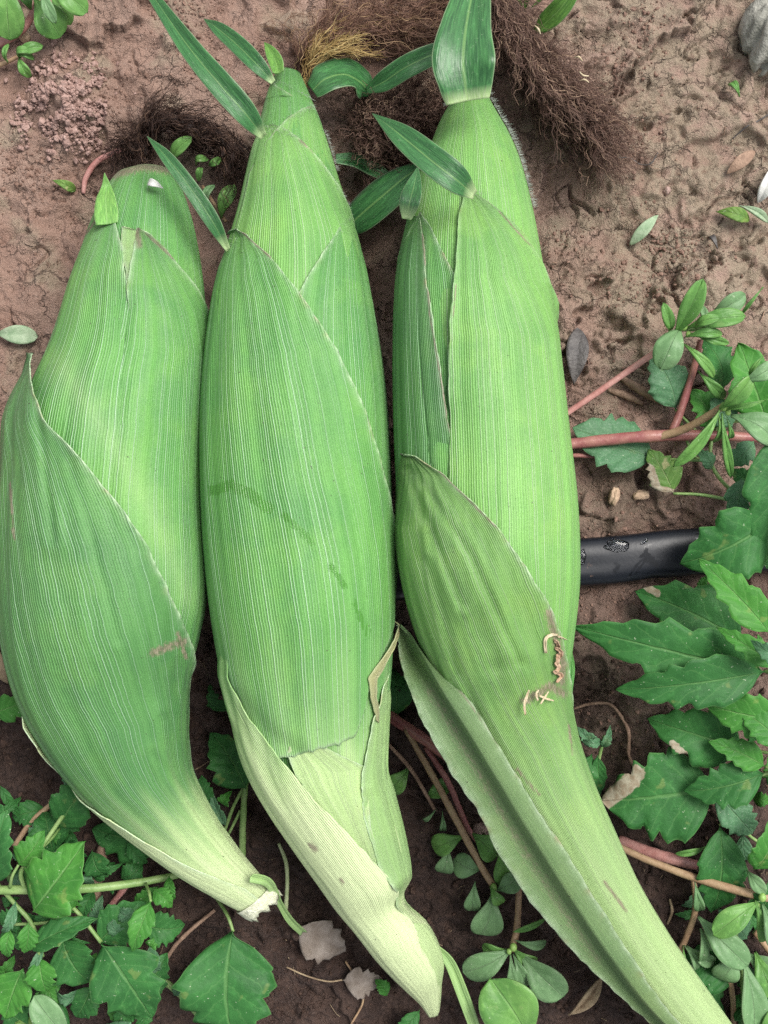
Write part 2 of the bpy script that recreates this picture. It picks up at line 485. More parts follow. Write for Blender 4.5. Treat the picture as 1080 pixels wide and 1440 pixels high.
# ------------------------------------------------------------------ the ground
def seg_dist(x, y, pts):
    """distance to a polyline, and the signed side"""
    best = np.full(np.shape(x), 1e9); side = np.zeros(np.shape(x))
    for (ax, ay), (bx, by) in zip(pts[:-1], pts[1:]):
        dx, dy = bx - ax, by - ay
        L2 = dx * dx + dy * dy + 1e-9
        t = np.clip(((x - ax) * dx + (y - ay) * dy) / L2, 0, 1)
        d = np.hypot(x - ax - t * dx, y - ay - t * dy)
        s = np.sign((x - ax) * dy - (y - ay) * dx)
        k = d < best
        best = np.where(k, d, best); side = np.where(k, s, side)
    return best, side

GX = np.arange(-120, 1202, 2.0)
GY = np.arange(-120, 1562, 2.0)
gx, gy = np.meshgrid(GX, GY)

def painted_shade_mask(x, y):  # where shade is painted into the soil colour; also roughens the surface
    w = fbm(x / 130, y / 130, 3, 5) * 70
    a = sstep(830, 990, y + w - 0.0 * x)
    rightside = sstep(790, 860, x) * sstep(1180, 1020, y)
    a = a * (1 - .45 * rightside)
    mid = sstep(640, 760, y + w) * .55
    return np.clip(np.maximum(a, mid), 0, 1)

def ground_height(x, y):
    h = 3.2 * fbm(x / 230, y / 230, 3, 1) + 1.6 * fbm(x / 80, y / 80, 3, 2)
    plate = fbm(x / 55 + .5 * vnoise(x / 30, y / 30, 8), y / 55, 2, 3)
    h = h + 1.7 * np.tanh(plate * 6) * (.4 + .6 * sstep(-.2, .3, vnoise(x / 180, y / 180, 9)))
    rough = .22 + .6 * sstep(0, .5, vnoise(x / 120, y / 120, 12)) + .6 * painted_shade_mask(x, y)
    h = h + 1.0 * rough * fbm(x / 22, y / 22, 4, 4, .62)
    h = h + .5 * (1 - np.abs(vnoise(x / 11, y / 11, 31))) * rough + .3 * fbm(x / 7, y / 7, 2, 33) * rough
    # the bed falls away towards the stalks
    h = h - 9 * sstep(900, 1080, y) * sstep(900, 820, x) - 4 * sstep(1000, 1150, y)
    # smooth wet hollow beside the tip of the right ear, and the track below it
    h = h - 6 * np.exp(-(((x - 800) / 55) ** 2 + ((y - 60) / 60) ** 2))
    h = h - 5 * np.exp(-(((x - 800) / 60) ** 2 + ((y - 300) / 55) ** 2)) + 1.2 * np.sin((x + .3 * y) / 8.0) * np.exp(-(((x - 805) / 50) ** 2 + ((y - 285) / 45) ** 2))
    # raised crusts with broken edges
    for pts, hh in (([(700, 330), (770, 250), (850, 165), (880, 110), (960, 40), (1000, -40)], 4.5),
                    ([(860, 150), (905, 165), (960, 150), (1040, 160), (1100, 150)], -2.2),
                    ([(790, 560), (800, 470), (850, 400), (880, 330), (870, 280)], 3.0),
                    ([(880, 480), (920, 440), (935, 400), (985, 370), (1090, 330)], -3.0),
                    ([(0, 350), (60, 300), (120, 250), (180, 210)], -1.5),
                    ([(40, 10), (130, 70), (200, 30), (260, -30)], 3.0)):
        w = fbm(x / 28, y / 28, 3, 14) * 16
        d, s = seg_dist(x + w, y + w * .7, pts)
        h = h + 1.45 * hh * np.where(s > 0, np.exp(-d / 60.0), 0) * sstep(0, 5, d)
    # mound of crumbs
    h = h + 7 * np.exp(-(((x - 95) / 45) ** 2 + ((y - 145) / 48) ** 2))
    # cradle under the ears and the hose
    for line, wd in (([(190, 300), (150, 650), (145, 900), (240, 1150)], 120), ([(410, 200), (420, 650), (440, 950), (540, 1300)], 115),
                     ([(660, 200), (680, 650), (700, 900), (880, 1280)], 115)):
        d, s = seg_dist(x, y, line)
        h = h - 4.5 * sstep(wd + 25, wd - 50, d)
    d, s = seg_dist(x, y, [(560, 815), (900, 785), (1300, 755)])
    h = h * (1 - .75 * np.exp(-(d / 45) ** 2)) - 1.5 * np.exp(-(d / 38) ** 2)
    return h

hz = ground_height(gx, gy)
# cracks, pits and clods stamped into the soil
def stamp(x, y, r, amp, e=1.0, ang=0.0, sharp=2.0):
    i0, i1 = int((x - 2.2 * r + 120) / 2), int((x + 2.2 * r + 120) / 2) + 1
    j0, j1 = int((y - 2.2 * r + 120) / 2), int((y + 2.2 * r + 120) / 2) + 1
    if i0 < 0 or j0 < 0 or i1 >= len(GX) or j1 >= len(GY): return
    X, Y = gx[j0:j1, i0:i1] - x, gy[j0:j1, i0:i1] - y
    c, s = math.cos(ang), math.sin(ang)
    a, bb = (X * c + Y * s) / r, (-X * s + Y * c) / (r * e)
    wob = 1 + .35 * vnoise(X / (r * .7) + x, Y / (r * .7) + y, 3)
    d = np.sqrt(a * a + bb * bb) * wob
    hz[j0:j1, i0:i1] += amp * np.clip(1 - d ** sharp, 0, 1)
for k in range(1500):
    x, y = RNG.uniform(-100, 1180), RNG.uniform(-100, 1540)
    dm = float(painted_shade_mask(np.array(x), np.array(y)))
    if RNG.random() > .35 + .65 * dm: continue
    r = RNG.choice([4, 5, 7, 9, 12, 16], p=[.25, .25, .2, .15, .1, .05]) * (1 + .4 * dm)
    stamp(x, y, r, r * RNG.uniform(.08, .2) * (1 + .8 * dm) * .5, RNG.uniform(.6, 1.2), RNG.uniform(0, 3), RNG.uniform(1.5, 4))
for k in range(420):
    x, y = RNG.uniform(-100, 1180), RNG.uniform(-100, 1540)
    r = RNG.uniform(3, 9)
    stamp(x, y, r, -r * RNG.uniform(.1, .22), RNG.uniform(.4, 1.2), RNG.uniform(0, 3), 2)
for k in range(260):
    if k < 150: x, y = RNG.uniform(770, 1120), RNG.uniform(-20, 560)
    else: x, y = RNG.uniform(-20, 1100), RNG.uniform(-20, 1460)
    a = RNG.uniform(0, 6.28); n = int(RNG.integers(6, 26)); w0 = RNG.uniform(1.8, 3.6); dp = RNG.uniform(.6, 1.9)
    turn = RNG.normal(0, .14)
    for q in range(n):
        stamp(x, y, w0 * (1 - .7 * abs(q / n - .4)), -dp, 1, 0, 2)
        a += turn + RNG.normal(0, .28); x += 2.6 * math.cos(a); y += 2.6 * math.sin(a)
for (x, y, r, a, e, g) in ((905, 175, 16, -5, .6, .2), (985, 305, 20, -3, .5, 2.4), (760, 410, 22, 2, .8, 0), (845, 225, 14, 3, .9, 0), (960, 385, 24, 2.5, .8, .4),
                           (720, 115, 18, 2, 1, 0), (885, 445, 26, 3.2, .7, .4), (850, 480, 20, 2.5, .8, 1), (835, 520, 18, 2.2, 1, 0), (690, 290, 15, 2, 1, 0),
                           (240, 60, 20, 2.2, .8, .3), (215, 130, 18, 1.6, .8, 1), (870, 740, 22, 3, .9, 0), (930, 730, 18, 2.4, .9, 0), (850, 870, 22, 3.5, .9, 0), (845, 1010, 26, 4, .9, 0), (890, 1000, 20, 3.6, .9, 0)):
    stamp(x, y, r, a, e, g, 2.5)

def gz(px, py):
    z = 0.0
    for _ in range(4):
        k = (H - z * .001) / H
        i = int(np.clip((540 + (px - 540) * k + 120) / 2 + .5, 0, len(GX) - 1)); j = int(np.clip((720 + (py - 720) * k + 120) / 2 + .5, 0, len(GY) - 1))
        z = float(hz[j, i])
    return z

# outside the frame the sheet runs on, ever coarser, to the horizon
ext = np.cumsum(4 * 1.42 ** np.arange(1, 34))
AX = np.concatenate([GX[0] - ext[::-1], GX, GX[-1] + ext])
AY = np.concatenate([GY[0] - ext[::-1], GY, GY[-1] + ext])
ax, ay = np.meshgrid(AX, AY)
E = len(ext)
cx_, cy_ = np.clip(ax, GX[0], GX[-1]), np.clip(ay, GY[0], GY[-1])
ah = hz[np.clip(((cy_ + 120) / 2).astype(int), 0, len(GY) - 1), np.clip(((cx_ + 120) / 2).astype(int), 0, len(GX) - 1)]
dist = np.hypot(ax - cx_, ay - cy_)
ah = ah * np.exp(-dist / 300) + 5 * fbm(ax / 200, ay / 200, 2, 1) * (1 - np.exp(-dist / 200)) * (dist < 60000)
gv = np.stack([(ax - 540) * K, (720 - ay) * K, ah * .001], -1).reshape(-1, 3)
ol = np.clip(sstep(780, 900, ax + 60 * fbm(ax / 90, ay / 90, 3, 21)) * sstep(560, 420, ay) + .8 * sstep(.1, .5, fbm(ax / 100, ay / 100, 3, 22)), 0, 1)
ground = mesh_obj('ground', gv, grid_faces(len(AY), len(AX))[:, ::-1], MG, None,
                  attrs={'shade_tone': painted_shade_mask(ax, ay).ravel(), 'olive': ol.ravel(), 'height': ah.ravel()})
ground.location = (0, 0, 0); ground.data.transform(__import__('mathutils').Matrix.Translation(Vector(ROOTLOC['ground'])))
tag(ground, 'moist reddish brown soil under the corn ears and weeds', None, None, 'structure')

# crumbs: low-poly grains, far too many to count
ICO_T = (1 + 5 ** .5) / 2
ICO_V = np.array([(-1, ICO_T, 0), (1, ICO_T, 0), (-1, -ICO_T, 0), (1, -ICO_T, 0), (0, -1, ICO_T), (0, 1, ICO_T), (0, -1, -ICO_T), (0, 1, -ICO_T),
                  (ICO_T, 0, -1), (ICO_T, 0, 1), (-ICO_T, 0, -1), (-ICO_T, 0, 1)]) / math.hypot(1, ICO_T)
ICO_F = np.array([(0, 11, 5), (0, 5, 1), (0, 1, 7), (0, 7, 10), (0, 10, 11), (1, 5, 9), (5, 11, 4), (11, 10, 2), (10, 7, 6), (7, 1, 8),
                  (3, 9, 4), (3, 4, 2), (3, 2, 6), (3, 6, 8), (3, 8, 9), (4, 9, 5), (2, 4, 11), (6, 2, 10), (8, 6, 7), (9, 8, 1)])
def crumbs(name, spots, mat, label):
    V, F = [], []
    for k, (x, y, r, up) in enumerate(spots):
        v = ICO_V * RNG.uniform(.65, 1.25, (12, 1)) * RNG.uniform(.6, 1.2, (1, 3))
        a = RNG.uniform(0, 6.28); c, s = math.cos(a), math.sin(a)
        v = np.stack([v[:, 0] * c - v[:, 1] * s, v[:, 0] * s + v[:, 1] * c, v[:, 2]], 1) * r * K
        V.append(v + P(x, y, gz(x, y) + up)); F.append(ICO_F + 12 * k)
    o = mesh_obj(name, np.concatenate(V), np.concatenate(F), mat, None, smooth=False)
    return tag(o, label, None, None, 'stuff')

sp = []
while len(sp) < 1900:
    x, y = RNG.normal(95, 36), RNG.normal(145, 37)
    inside = (y > 70 + .25 * (x - 60)) and (x - 30) * 1.0 + (y - 150) * .2 > -12 and x < 150 and y < 215
    if not inside and RNG.random() > .2: continue
    if vnoise(x / 26., y / 26., 19) < -.18 + .3 * RNG.random() - .15 * (abs(x - 95) < 25): continue
    sp.append((x, y, RNG.choice([1.3, 2.2, 3.4, 5.5], p=[.4, .32, .2, .08]), RNG.uniform(0, 1.5)))
crumbs('worm_cast_crumbs', sp, M_CRUMB_PINK, 'mound of pale pinkish crumbly soil pellets on bare earth')
sp = []
clusters = [(20, 230, 30, 25), (60, 255, 25, 20), (255, 15, 25, 12), (150, 130, 20, 25), (280, 60, 20, 30), (905, 400, 40, 25), (950, 370, 30, 25), (870, 95, 20, 20), (720, 265, 12, 20),
            (860, 850, 40, 30), (880, 1000, 40, 40), (850, 700, 40, 40), (1000, 700, 50, 40), (1000, 850, 40, 30), (850, 560, 30, 40), (940, 345, 30, 25), (905, 30, 25, 25), (1030, 1120, 50, 40), (880, 200, 20, 20), (790, 350, 30, 30)]
for (cx, cy, sx, sy) in clusters:
    for k in range(110):
        sp.append((RNG.normal(cx, sx), RNG.normal(cy, sy), RNG.choice([1.2, 1.8, 2.6, 3.8], p=[.4, .35, .18, .07]), .1))
for k in range(1600):
    sp.append((RNG.uniform(-20, 1100), RNG.uniform(-20, 800), RNG.choice([.8, 1.2, 1.8, 2.6], p=[.4, .35, .18, .07]), .1))
crumbs('soil_crumbs', sp, M_CRUMB, 'loose brown soil crumbs scattered over the ground')
sp = []
for k in range(3200):
    sp.append((RNG.uniform(-20, 1100), RNG.uniform(880, 1460), RNG.choice([1.2, 2, 3, 4.5, 7], p=[.35, .3, .2, .1, .05]), .1))
crumbs('shade_dark_crumbs', sp, M_CRUMB_SHADE, 'soil crumbs under the stalks and weeds, coloured dark for shade')

def litter(name, count, box, mat, label, lmax=22):
    L = []
    for k in range(count):
        x, y = RNG.uniform(box[0], box[2]), RNG.uniform(box[1], box[3]); a = RNG.uniform(0, 6.28); l = RNG.uniform(4, lmax) * RNG.random() ** .7
        n = 5; pts = []
        for q in range(n):
            pts.append(P(x, y, gz(x, y) + .35 + .5 * math.sin(q * .8))); a += RNG.normal(0, .3); x += l / n * math.cos(a); y += l / n * math.sin(a)
        L.append(np.array(pts))
    V, F, base = [], [], 0
    for C in L:
        n = len(C); r = RNG.choice([.00008, .00013, .00022], p=[.5, .35, .15])
        D = np.gradient(C, axis=0); D /= np.linalg.norm(D, axis=1)[:, None] + 1e-12
        A_ = np.cross(D, np.array([.31, .17, .93])); A_ /= np.linalg.norm(A_, axis=1)[:, None] + 1e-9; B_ = np.cross(A_, D)
        V.append(np.stack([C + A_ * r, C + (-.5 * A_ + .866 * B_) * r, C + (-.5 * A_ - .866 * B_) * r], 1).reshape(-1, 3))
        i = np.arange(n - 1)
        for q in range(3):
            q2 = (q + 1) % 3; F.append(np.stack([i * 3 + q, i * 3 + q2, (i + 1) * 3 + q2, (i + 1) * 3 + q], 1) + base)
        base += 3 * n
    return tag(mesh_obj(name, np.concatenate(V), np.concatenate(F), mat, None), label, None, None, 'stuff')
litter('plant_litter', 320, (-10, -10, 1090, 800), M_WOOD, 'fine dry plant bits scattered over the upper soil')
litter('root_litter', 260, (-10, 850, 1090, 1450), M_DRYLEAF, 'fine straw and root bits over the dark lower soil', 30)

# ------------------------------------------------------------------ corn ears
class Ear:
    def __init__(self, sections, zc, ratio=.94):
        z = np.interp(np.arange(len(sections)), [a for a, _ in zc], [b for _, b in zc])
        Lp = np.array([P(s[0], s[1], zz) for s, zz in zip(sections, z)])
        Rp = np.array([P(s[2], s[3], zz) for s, zz in zip(sections, z)])
        C = (Lp + Rp) / 2
        S = (Rp - Lp) / 2
        a = np.linalg.norm(S, axis=1) - np.minimum(.0015, .08 * np.linalg.norm(S, axis=1))
        self.N = len(sections)
        bb = np.minimum(a * ratio, np.maximum(C[:, 2] - .0005, .003))
        self.data = np.concatenate([C, S / np.linalg.norm(S, axis=1)[:, None], a[:, None], bb[:, None]], 1)
        s, t = np.meshgrid(np.linspace(0, 1, 420), np.radians(np.linspace(-94, 94, 189)), indexing='ij')
        self.gs, self.gt = s, t
        self.gp = PX(self.at(s, t, 0.0006))
    def at(self, s, th, off):
        d = catmull_at(self.data, np.asarray(s) * (self.N - 1))
        C, S, a, bb = d[..., :3], d[..., 3:6], d[..., 6], d[..., 7]
        S = S / np.linalg.norm(S, axis=-1, keepdims=True)
        st, ct = np.sin(th), np.cos(th)
        nx, nz = st / np.maximum(a, 1e-5), ct / np.maximum(bb, 1e-5)
        l = np.sqrt(nx * nx + nz * nz)
        lat = a * st + off * nx / l
        up = bb * ct + off * nz / l
        return C + S * lat[..., None] + np.stack([0 * up, 0 * up, up], -1)
    def halfw(self, s):
        return catmull_at(self.data, np.asarray(s) * (self.N - 1))[..., 6]
    def loc(self, px, py):
        d = (self.gp[..., 0] - px) ** 2 + (self.gp[..., 1] - py) ** 2
        k = np.unravel_index(np.argmin(d), d.shape)
        return self.gs[k], self.gt[k]

def mono(pts):
    pts = sorted(pts)
    xs = np.array([p[0] for p in pts]); ys = np.array([p[1] for p in pts])
    xs = np.maximum.accumulate(xs + np.arange(len(xs)) * 1e-6)
    return xs, ys

def poly_mask(px, pts, rad):
    d, _ = seg_dist(px[:, 0], px[:, 1], pts)
    return np.clip(1 - d / rad, 0, 1)

def husk(ear, parent, mat, tip, left, right, layer, end=None, wl=-125, wr=125, spread=.05, uvmix=.5, nveins=84, pale=(.72, 1.0), wrinkle=.45,
         lift=.5, brown=(), wet=(), seed=0, rows=170, cols=104, jag=0.0, label=None, creases=(), edgeamt=1.0, palecol=None, name='husk_leaf', tuck=0.0, sinkL=None, sinkR=None, palemax=1.0, light=(), shift=None):
    """A husk leaf wrapped round the ear: tip pixel, edge pixels from the tip down; where an edge runs out of sight it wraps under to the angle wl / wr."""
    s0, t0 = ear.loc(*tip)
    def edge(pts, wrap):
        q = [(s0, t0)] + [ear.loc(*p) for p in pts]
        if wrap is not None:
            sl = max(a for a, _ in q)
            q += [(min(sl + spread, 1.0), math.radians(wrap)), (1.02, math.radians(wrap))]
        return mono(q)
    Ls, Rs = edge(left, wl), edge(right, wr)
    f = np.linspace(0, 1, rows) ** 1.35
    g = .5 - .5 * np.cos(np.pi * np.linspace(0, 1, cols))
    g = .5 * g + .5 * np.linspace(0, 1, cols)
    F, G = np.meshgrid(f, g, indexing='ij')
    if end is None:
        S = s0 + (1 - s0) * F
    else:
        e = [ear.loc(*p) for p in end]
        es = sorted((b_, a_) for a_, b_ in e)
        tl = np.interp(np.mean([a_ for a_, _ in e]), *Ls); tr = np.interp(np.mean([a_ for a_, _ in e]), *Rs)
        s1 = np.interp(tl + (tr - tl) * G, [a_ for a_, _ in es], [b_ for _, b_ in es])
        if jag:
            s1 = s1 + jag * (vnoise(G * 60, G * 0 + 3.3, seed + 5) + .6 * vnoise(G * 150, G * 0, seed + 6))
        S = s0 + (s1 - s0) * F
    TL, TR = np.interp(S, *Ls), np.interp(S, *Rs)
    # soften both edges of the outline a little
    TL = TL + np.radians(1.0) * vnoise(S * 50, S * 0, seed) + np.radians(.5) * vnoise(S * 190, S * 0, seed + 1); TR = TR + np.radians(1.0) * vnoise(S * 50, S * 0, seed + 3) + np.radians(.5) * vnoise(S * 190, S * 0, seed + 4)
    T = TL + (TR - TL) * G
    a_ = ear.halfw(S)
    dl, dr = np.abs(T - TL) * a_ / K, np.abs(T - TR) * a_ / K
    thin = np.clip(a_ / .026, .3, 1)
    off = layer * .00065 * np.minimum(1, np.maximum(F * 12, .35)) * thin
    off = off + wrinkle * .001 * (vnoise(T * 3.2, S * 3.5, 41) * .9 + .45 * vnoise(T * 9, S * 4, 42)) * sstep(0, .08, F) * thin
    vis_l = len(left) > 0; vis_r = len(right) > 0
    lf = 0
    if vis_l: lf = lf + np.exp(-dl / 9)
    if vis_r: lf = lf + np.exp(-dr / 9)
    q_ = (uvmix * T / math.pi + (1 - uvmix) * ((T - TL) / np.maximum(TR - TL, 1e-4) - .5)) * nveins
    off = off + .00022 * vnoise(q_ * .21, S * 3.0, seed + 11) * thin + .00030 * vnoise(q_ * .085, S * 5.0, seed + 12) * thin * sstep(0, .1, F)
    off = off - .00045 * np.exp(-(vnoise(q_ * .06, S * 1.3, seed + 13) / .035) ** 2) * sstep(.05, .2, F) * thin * sstep(-.2, .3, vnoise(T * 2, S * 6, seed + 14))
    lifted = lift * .001 * np.clip(lf, 0, 1.3) * (1 + .9 * vnoise(S * 16, S * 0, seed + 7)) * thin
    py_ = PX(ear.at(S, T, off))[..., 1]
    eL = eR = 1.0
    if sinkL: k = sstep(sinkL, sinkL + 45, py_); off = off - .0010 * np.exp(-dl / 26) * k; eL = 1 - k; lifted = lifted * (1 - k * np.exp(-dl / 60))
    if sinkR: k = sstep(sinkR, sinkR + 45, py_); off = off - .0014 * np.exp(-dr / 26) * k; eR = 1 - k; lifted = lifted * (1 - k * np.exp(-dr / 60))
    off = off + lifted
    off = off - tuck * .001 * F ** 4
    v = ear.at(S, T, off).reshape(-1, 3)
    if shift:
        py1 = PX(v)[:, 1]; v[:, 0] -= shift[2] * K * (1 - sstep(shift[0], shift[1], py1)) * (1 - .45 * G.ravel())
    px = PX(v)
    for pts, rad, dep in creases:
        d, _ = seg_dist(px[:, 0], px[:, 1], pts)
        v[:, 2] += dep * .001 * (np.exp(-(d / (rad * 2.4)) ** 2) - np.exp(-(d / rad) ** 2)) * 1.25
    frac = (T - TL) / np.maximum(TR - TL, 1e-4) - .5
    u = (uvmix * T / math.pi + (1 - uvmix) * frac) * nveins
    vv = S * 38.0
    ed = 0
    if vis_l: ed = ed + np.exp(-dl / 3.0) * eL
    if vis_r: ed = ed + np.exp(-dr / 3.0) * eR
    if end is not None and jag: ed = ed + np.exp(-(1 - F) * 260) * .8
    ed = np.clip(ed + np.zeros_like(S), 0, 1) * edgeamt
    pl = sstep(pale[0], pale[1], S + .05 * vnoise(T * 4, S * 6, seed + 9)) if pale else S * 0
    br = np.zeros(len(v)); we = np.zeros(len(v))
    for pts, rad in brown: br = np.maximum(br, poly_mask(px, pts, rad))
    for pts, rad in wet: we = np.maximum(we, poly_mask(px, pts, rad))
    if palecol is not None: pl = np.maximum(pl, palecol)
    pl = np.asarray(pl + 0 * S).ravel() * palemax
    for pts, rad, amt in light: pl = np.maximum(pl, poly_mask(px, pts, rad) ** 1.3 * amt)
    o = mesh_obj(name, v, grid_faces(rows, cols)[:, ::-1], mat, parent, uv=np.stack([u.ravel(), vv.ravel()], 1),
                 attrs={'edge': ed.ravel(), 'pale': pl, 'brown': br, 'wet': we}, solid=.00035)
    o.modifiers['thickness'].offset = -1
    if label: o['label'] = label
    return o

def core(ear, parent, mat, pale=(.72, 1.0), nveins=84, brown=(), seed=0):
    """the innermost visible husk: a closed body all the way round"""
    n, m = 150, 72
    S, T = np.meshgrid(np.linspace(0, 1, n), np.linspace(-math.pi, math.pi, m + 1)[:-1], indexing='ij')
    off = .00045 * vnoise(np.cos(T) * 2 + 5, np.sin(T) * 2 + S * 5, seed) * sstep(0, .06, S)
    v = ear.at(S, T, off).reshape(-1, 3)
    i, j = np.meshgrid(np.arange(n - 1), np.arange(m), indexing='ij')
    j2 = (j + 1) % m
    F = np.stack([(i * m + j), (i * m + j2), ((i + 1) * m + j2), ((i + 1) * m + j)], -1).reshape(-1, 4)[:, ::-1].tolist()
    v = np.concatenate([v, [v[:m].mean(0)], [v[-m:].mean(0)]])
    F += [[k, n * m, (k + 1) % m] for k in range(m)]
    F += [[(n - 1) * m + k, (n - 1) * m + (k + 1) % m, n * m + 1] for k in range(m)]
    z0 = np.zeros(2)
    px = PX(v)
    br = np.zeros(len(v))
    for pts, rad in brown: br = np.maximum(br, poly_mask(px, pts, rad))
    pl = np.concatenate([sstep(pale[0], pale[1], S).ravel(), [0, 1]])
    u = np.concatenate([(T / math.pi * nveins).ravel(), z0]); vv = np.concatenate([(S * 38).ravel(), z0])
    return mesh_obj('inner_husk', v, F, mat, parent, uv=np.stack([u, vv], 1), attrs={'edge': np.zeros(len(v)), 'pale': pl, 'brown': br, 'wet': np.zeros(len(v))})

def ribbon(name, pts, widths, mat, parent=None, fold=.35, rows=44, cols=9, twist=(0, 0), pale_end=0.0, wav=.0, seed=0, solid=.0003, hook=0.0, uvscale=10, pal=None, sidecurl=0.0):
    """A blade along (px, py, z mm) points with half widths in px; fold > 0 lifts the margins like a gutter."""
    pts = np.array([[*p] for p in pts], float)
    c = catmull(pts, rows)
    C = np.array([P(*q) for q in c])
    W = np.interp(np.linspace(0, 1, rows), np.linspace(0, 1, len(widths)), widths)
    W = np.maximum(catmull(np.array(widths, float)[:, None], rows)[:, 0], .15) if len(widths) > 2 else W
    D = np.gradient(C, axis=0); D /= np.linalg.norm(D, axis=1)[:, None] + 1e-12
    up = np.array([0, 0, 1.0])
    Sd = np.cross(D, up); Sd /= np.linalg.norm(Sd, axis=1)[:, None] + 1e-12
    Up = np.cross(Sd, D)
    tw = np.radians(np.linspace(twist[0], twist[1], rows))[:, None]
    S2 = Sd * np.cos(tw) + Up * np.sin(tw); U2 = Up * np.cos(tw) - Sd * np.sin(tw)
    g = np.linspace(-1, 1, cols)
    t = np.linspace(0, 1, rows)
    V, UV, pl = [], [], []
    L = np.linalg.norm(np.diff(C, axis=0), axis=1).sum()
    for i in range(rows):
        w = W[i] * K
        for q in g:
            lift = fold * abs(q) ** 1.2 * w + wav * w * math.sin(t[i] * 17 + q * 2 + seed) * abs(q) - sidecurl * w * q * q
            V.append(C[i] + S2[i] * q * w * math.cos(fold * .5) + U2[i] * lift)
            UV.append((q, t[i] * uvscale)); 
            pl.append(max(0, 1 - t[i] / pale_end) if pale_end else 0)
    n = len(V)
    z = np.zeros(n)
    if pal is not None: pl = np.full(n, pal)
    return mesh_obj(name, np.array(V), grid_faces(rows, cols)[:, ::-1], mat, parent, uv=UV, attrs={'pale': pl, 'edge': z, 'brown': z, 'wet': z, 'dry': z}, solid=solid)

def tube(name, pts, r, mat, parent=None, sides=8, rows=None, caps=True, lump=0.0, seed=0):
    """A round stem along (px, py, z mm); r in px, one value or one per point."""
    pts = np.array([[*p] for p in pts], float)
    rows = rows or max(6, 5 * len(pts))
    c = catmull(pts, rows); C = np.array([P(*q) for q in c])
    rr = np.full(rows, r) if np.isscalar(r) else np.interp(np.linspace(0, 1, rows), np.linspace(0, 1, len(r)), r)
    D = np.gradient(C, axis=0); D /= np.linalg.norm(D, axis=1)[:, None] + 1e-12
    A = np.cross(D, np.array([0.13, .07, 1.0])); A /= np.linalg.norm(A, axis=1)[:, None] + 1e-12
    B = np.cross(A, D)
    th = np.linspace(0, 2 * np.pi, sides, endpoint=False)
    V = []
    for i in range(rows):
        for q in range(sides):
            k = rr[i] * K * (1 + lump * float(vnoise(np.array(i * .5 + seed), np.array(q * .9), 2)))
            V.append(C[i] + (A[i] * math.cos(th[q]) + B[i] * math.sin(th[q])) * k)
    i, j = np.meshgrid(np.arange(rows - 1), np.arange(sides), indexing='ij'); j2 = (j + 1) % sides
    F = np.stack([i * sides + j, i * sides + j2, (i + 1) * sides + j2, (i + 1) * sides + j], -1).reshape(-1, 4).tolist()
    if caps:
        F += [list(range(sides))[::-1], [(rows - 1) * sides + q for q in range(sides)]]
    return mesh_obj(name, V, F, mat, parent)

def strands(name, lines, rad, mat, parent, tones=None):
    """many fine threads as three-sided tubes in one mesh"""
    V, F, T, base = [], [], [], 0
    for k, C in enumerate(lines):
        n = len(C)
        D = np.gradient(C, axis=0); D /= np.linalg.norm(D, axis=1)[:, None] + 1e-12
        A = np.cross(D, np.array([.31, .17, .93])); A /= np.linalg.norm(A, axis=1)[:, None] + 1e-9
        B = np.cross(A, D)
        r = rad * RNG.uniform(.7, 1.25) * np.linspace(1.1, .6, n)[:, None]
        ring = np.stack([C + A * r, C + (-.5 * A + .866 * B) * r, C + (-.5 * A - .866 * B) * r], 1).reshape(-1, 3)
        V.append(ring)
        i = np.arange(n - 1)
        for q in range(3):
            q2 = (q + 1) % 3
            F.append(np.stack([i * 3 + q, i * 3 + q2, (i + 1) * 3 + q2, (i + 1) * 3 + q], 1) + base)
        T.append(np.full(3 * n, tones[k] if tones is not None else RNG.random()))
        base += 3 * n
    o = mesh_obj(name, np.concatenate(V), np.concatenate(F), mat, parent, attrs={'tone': np.concatenate(T)})
    o['kind'] = 'stuff'
    return o

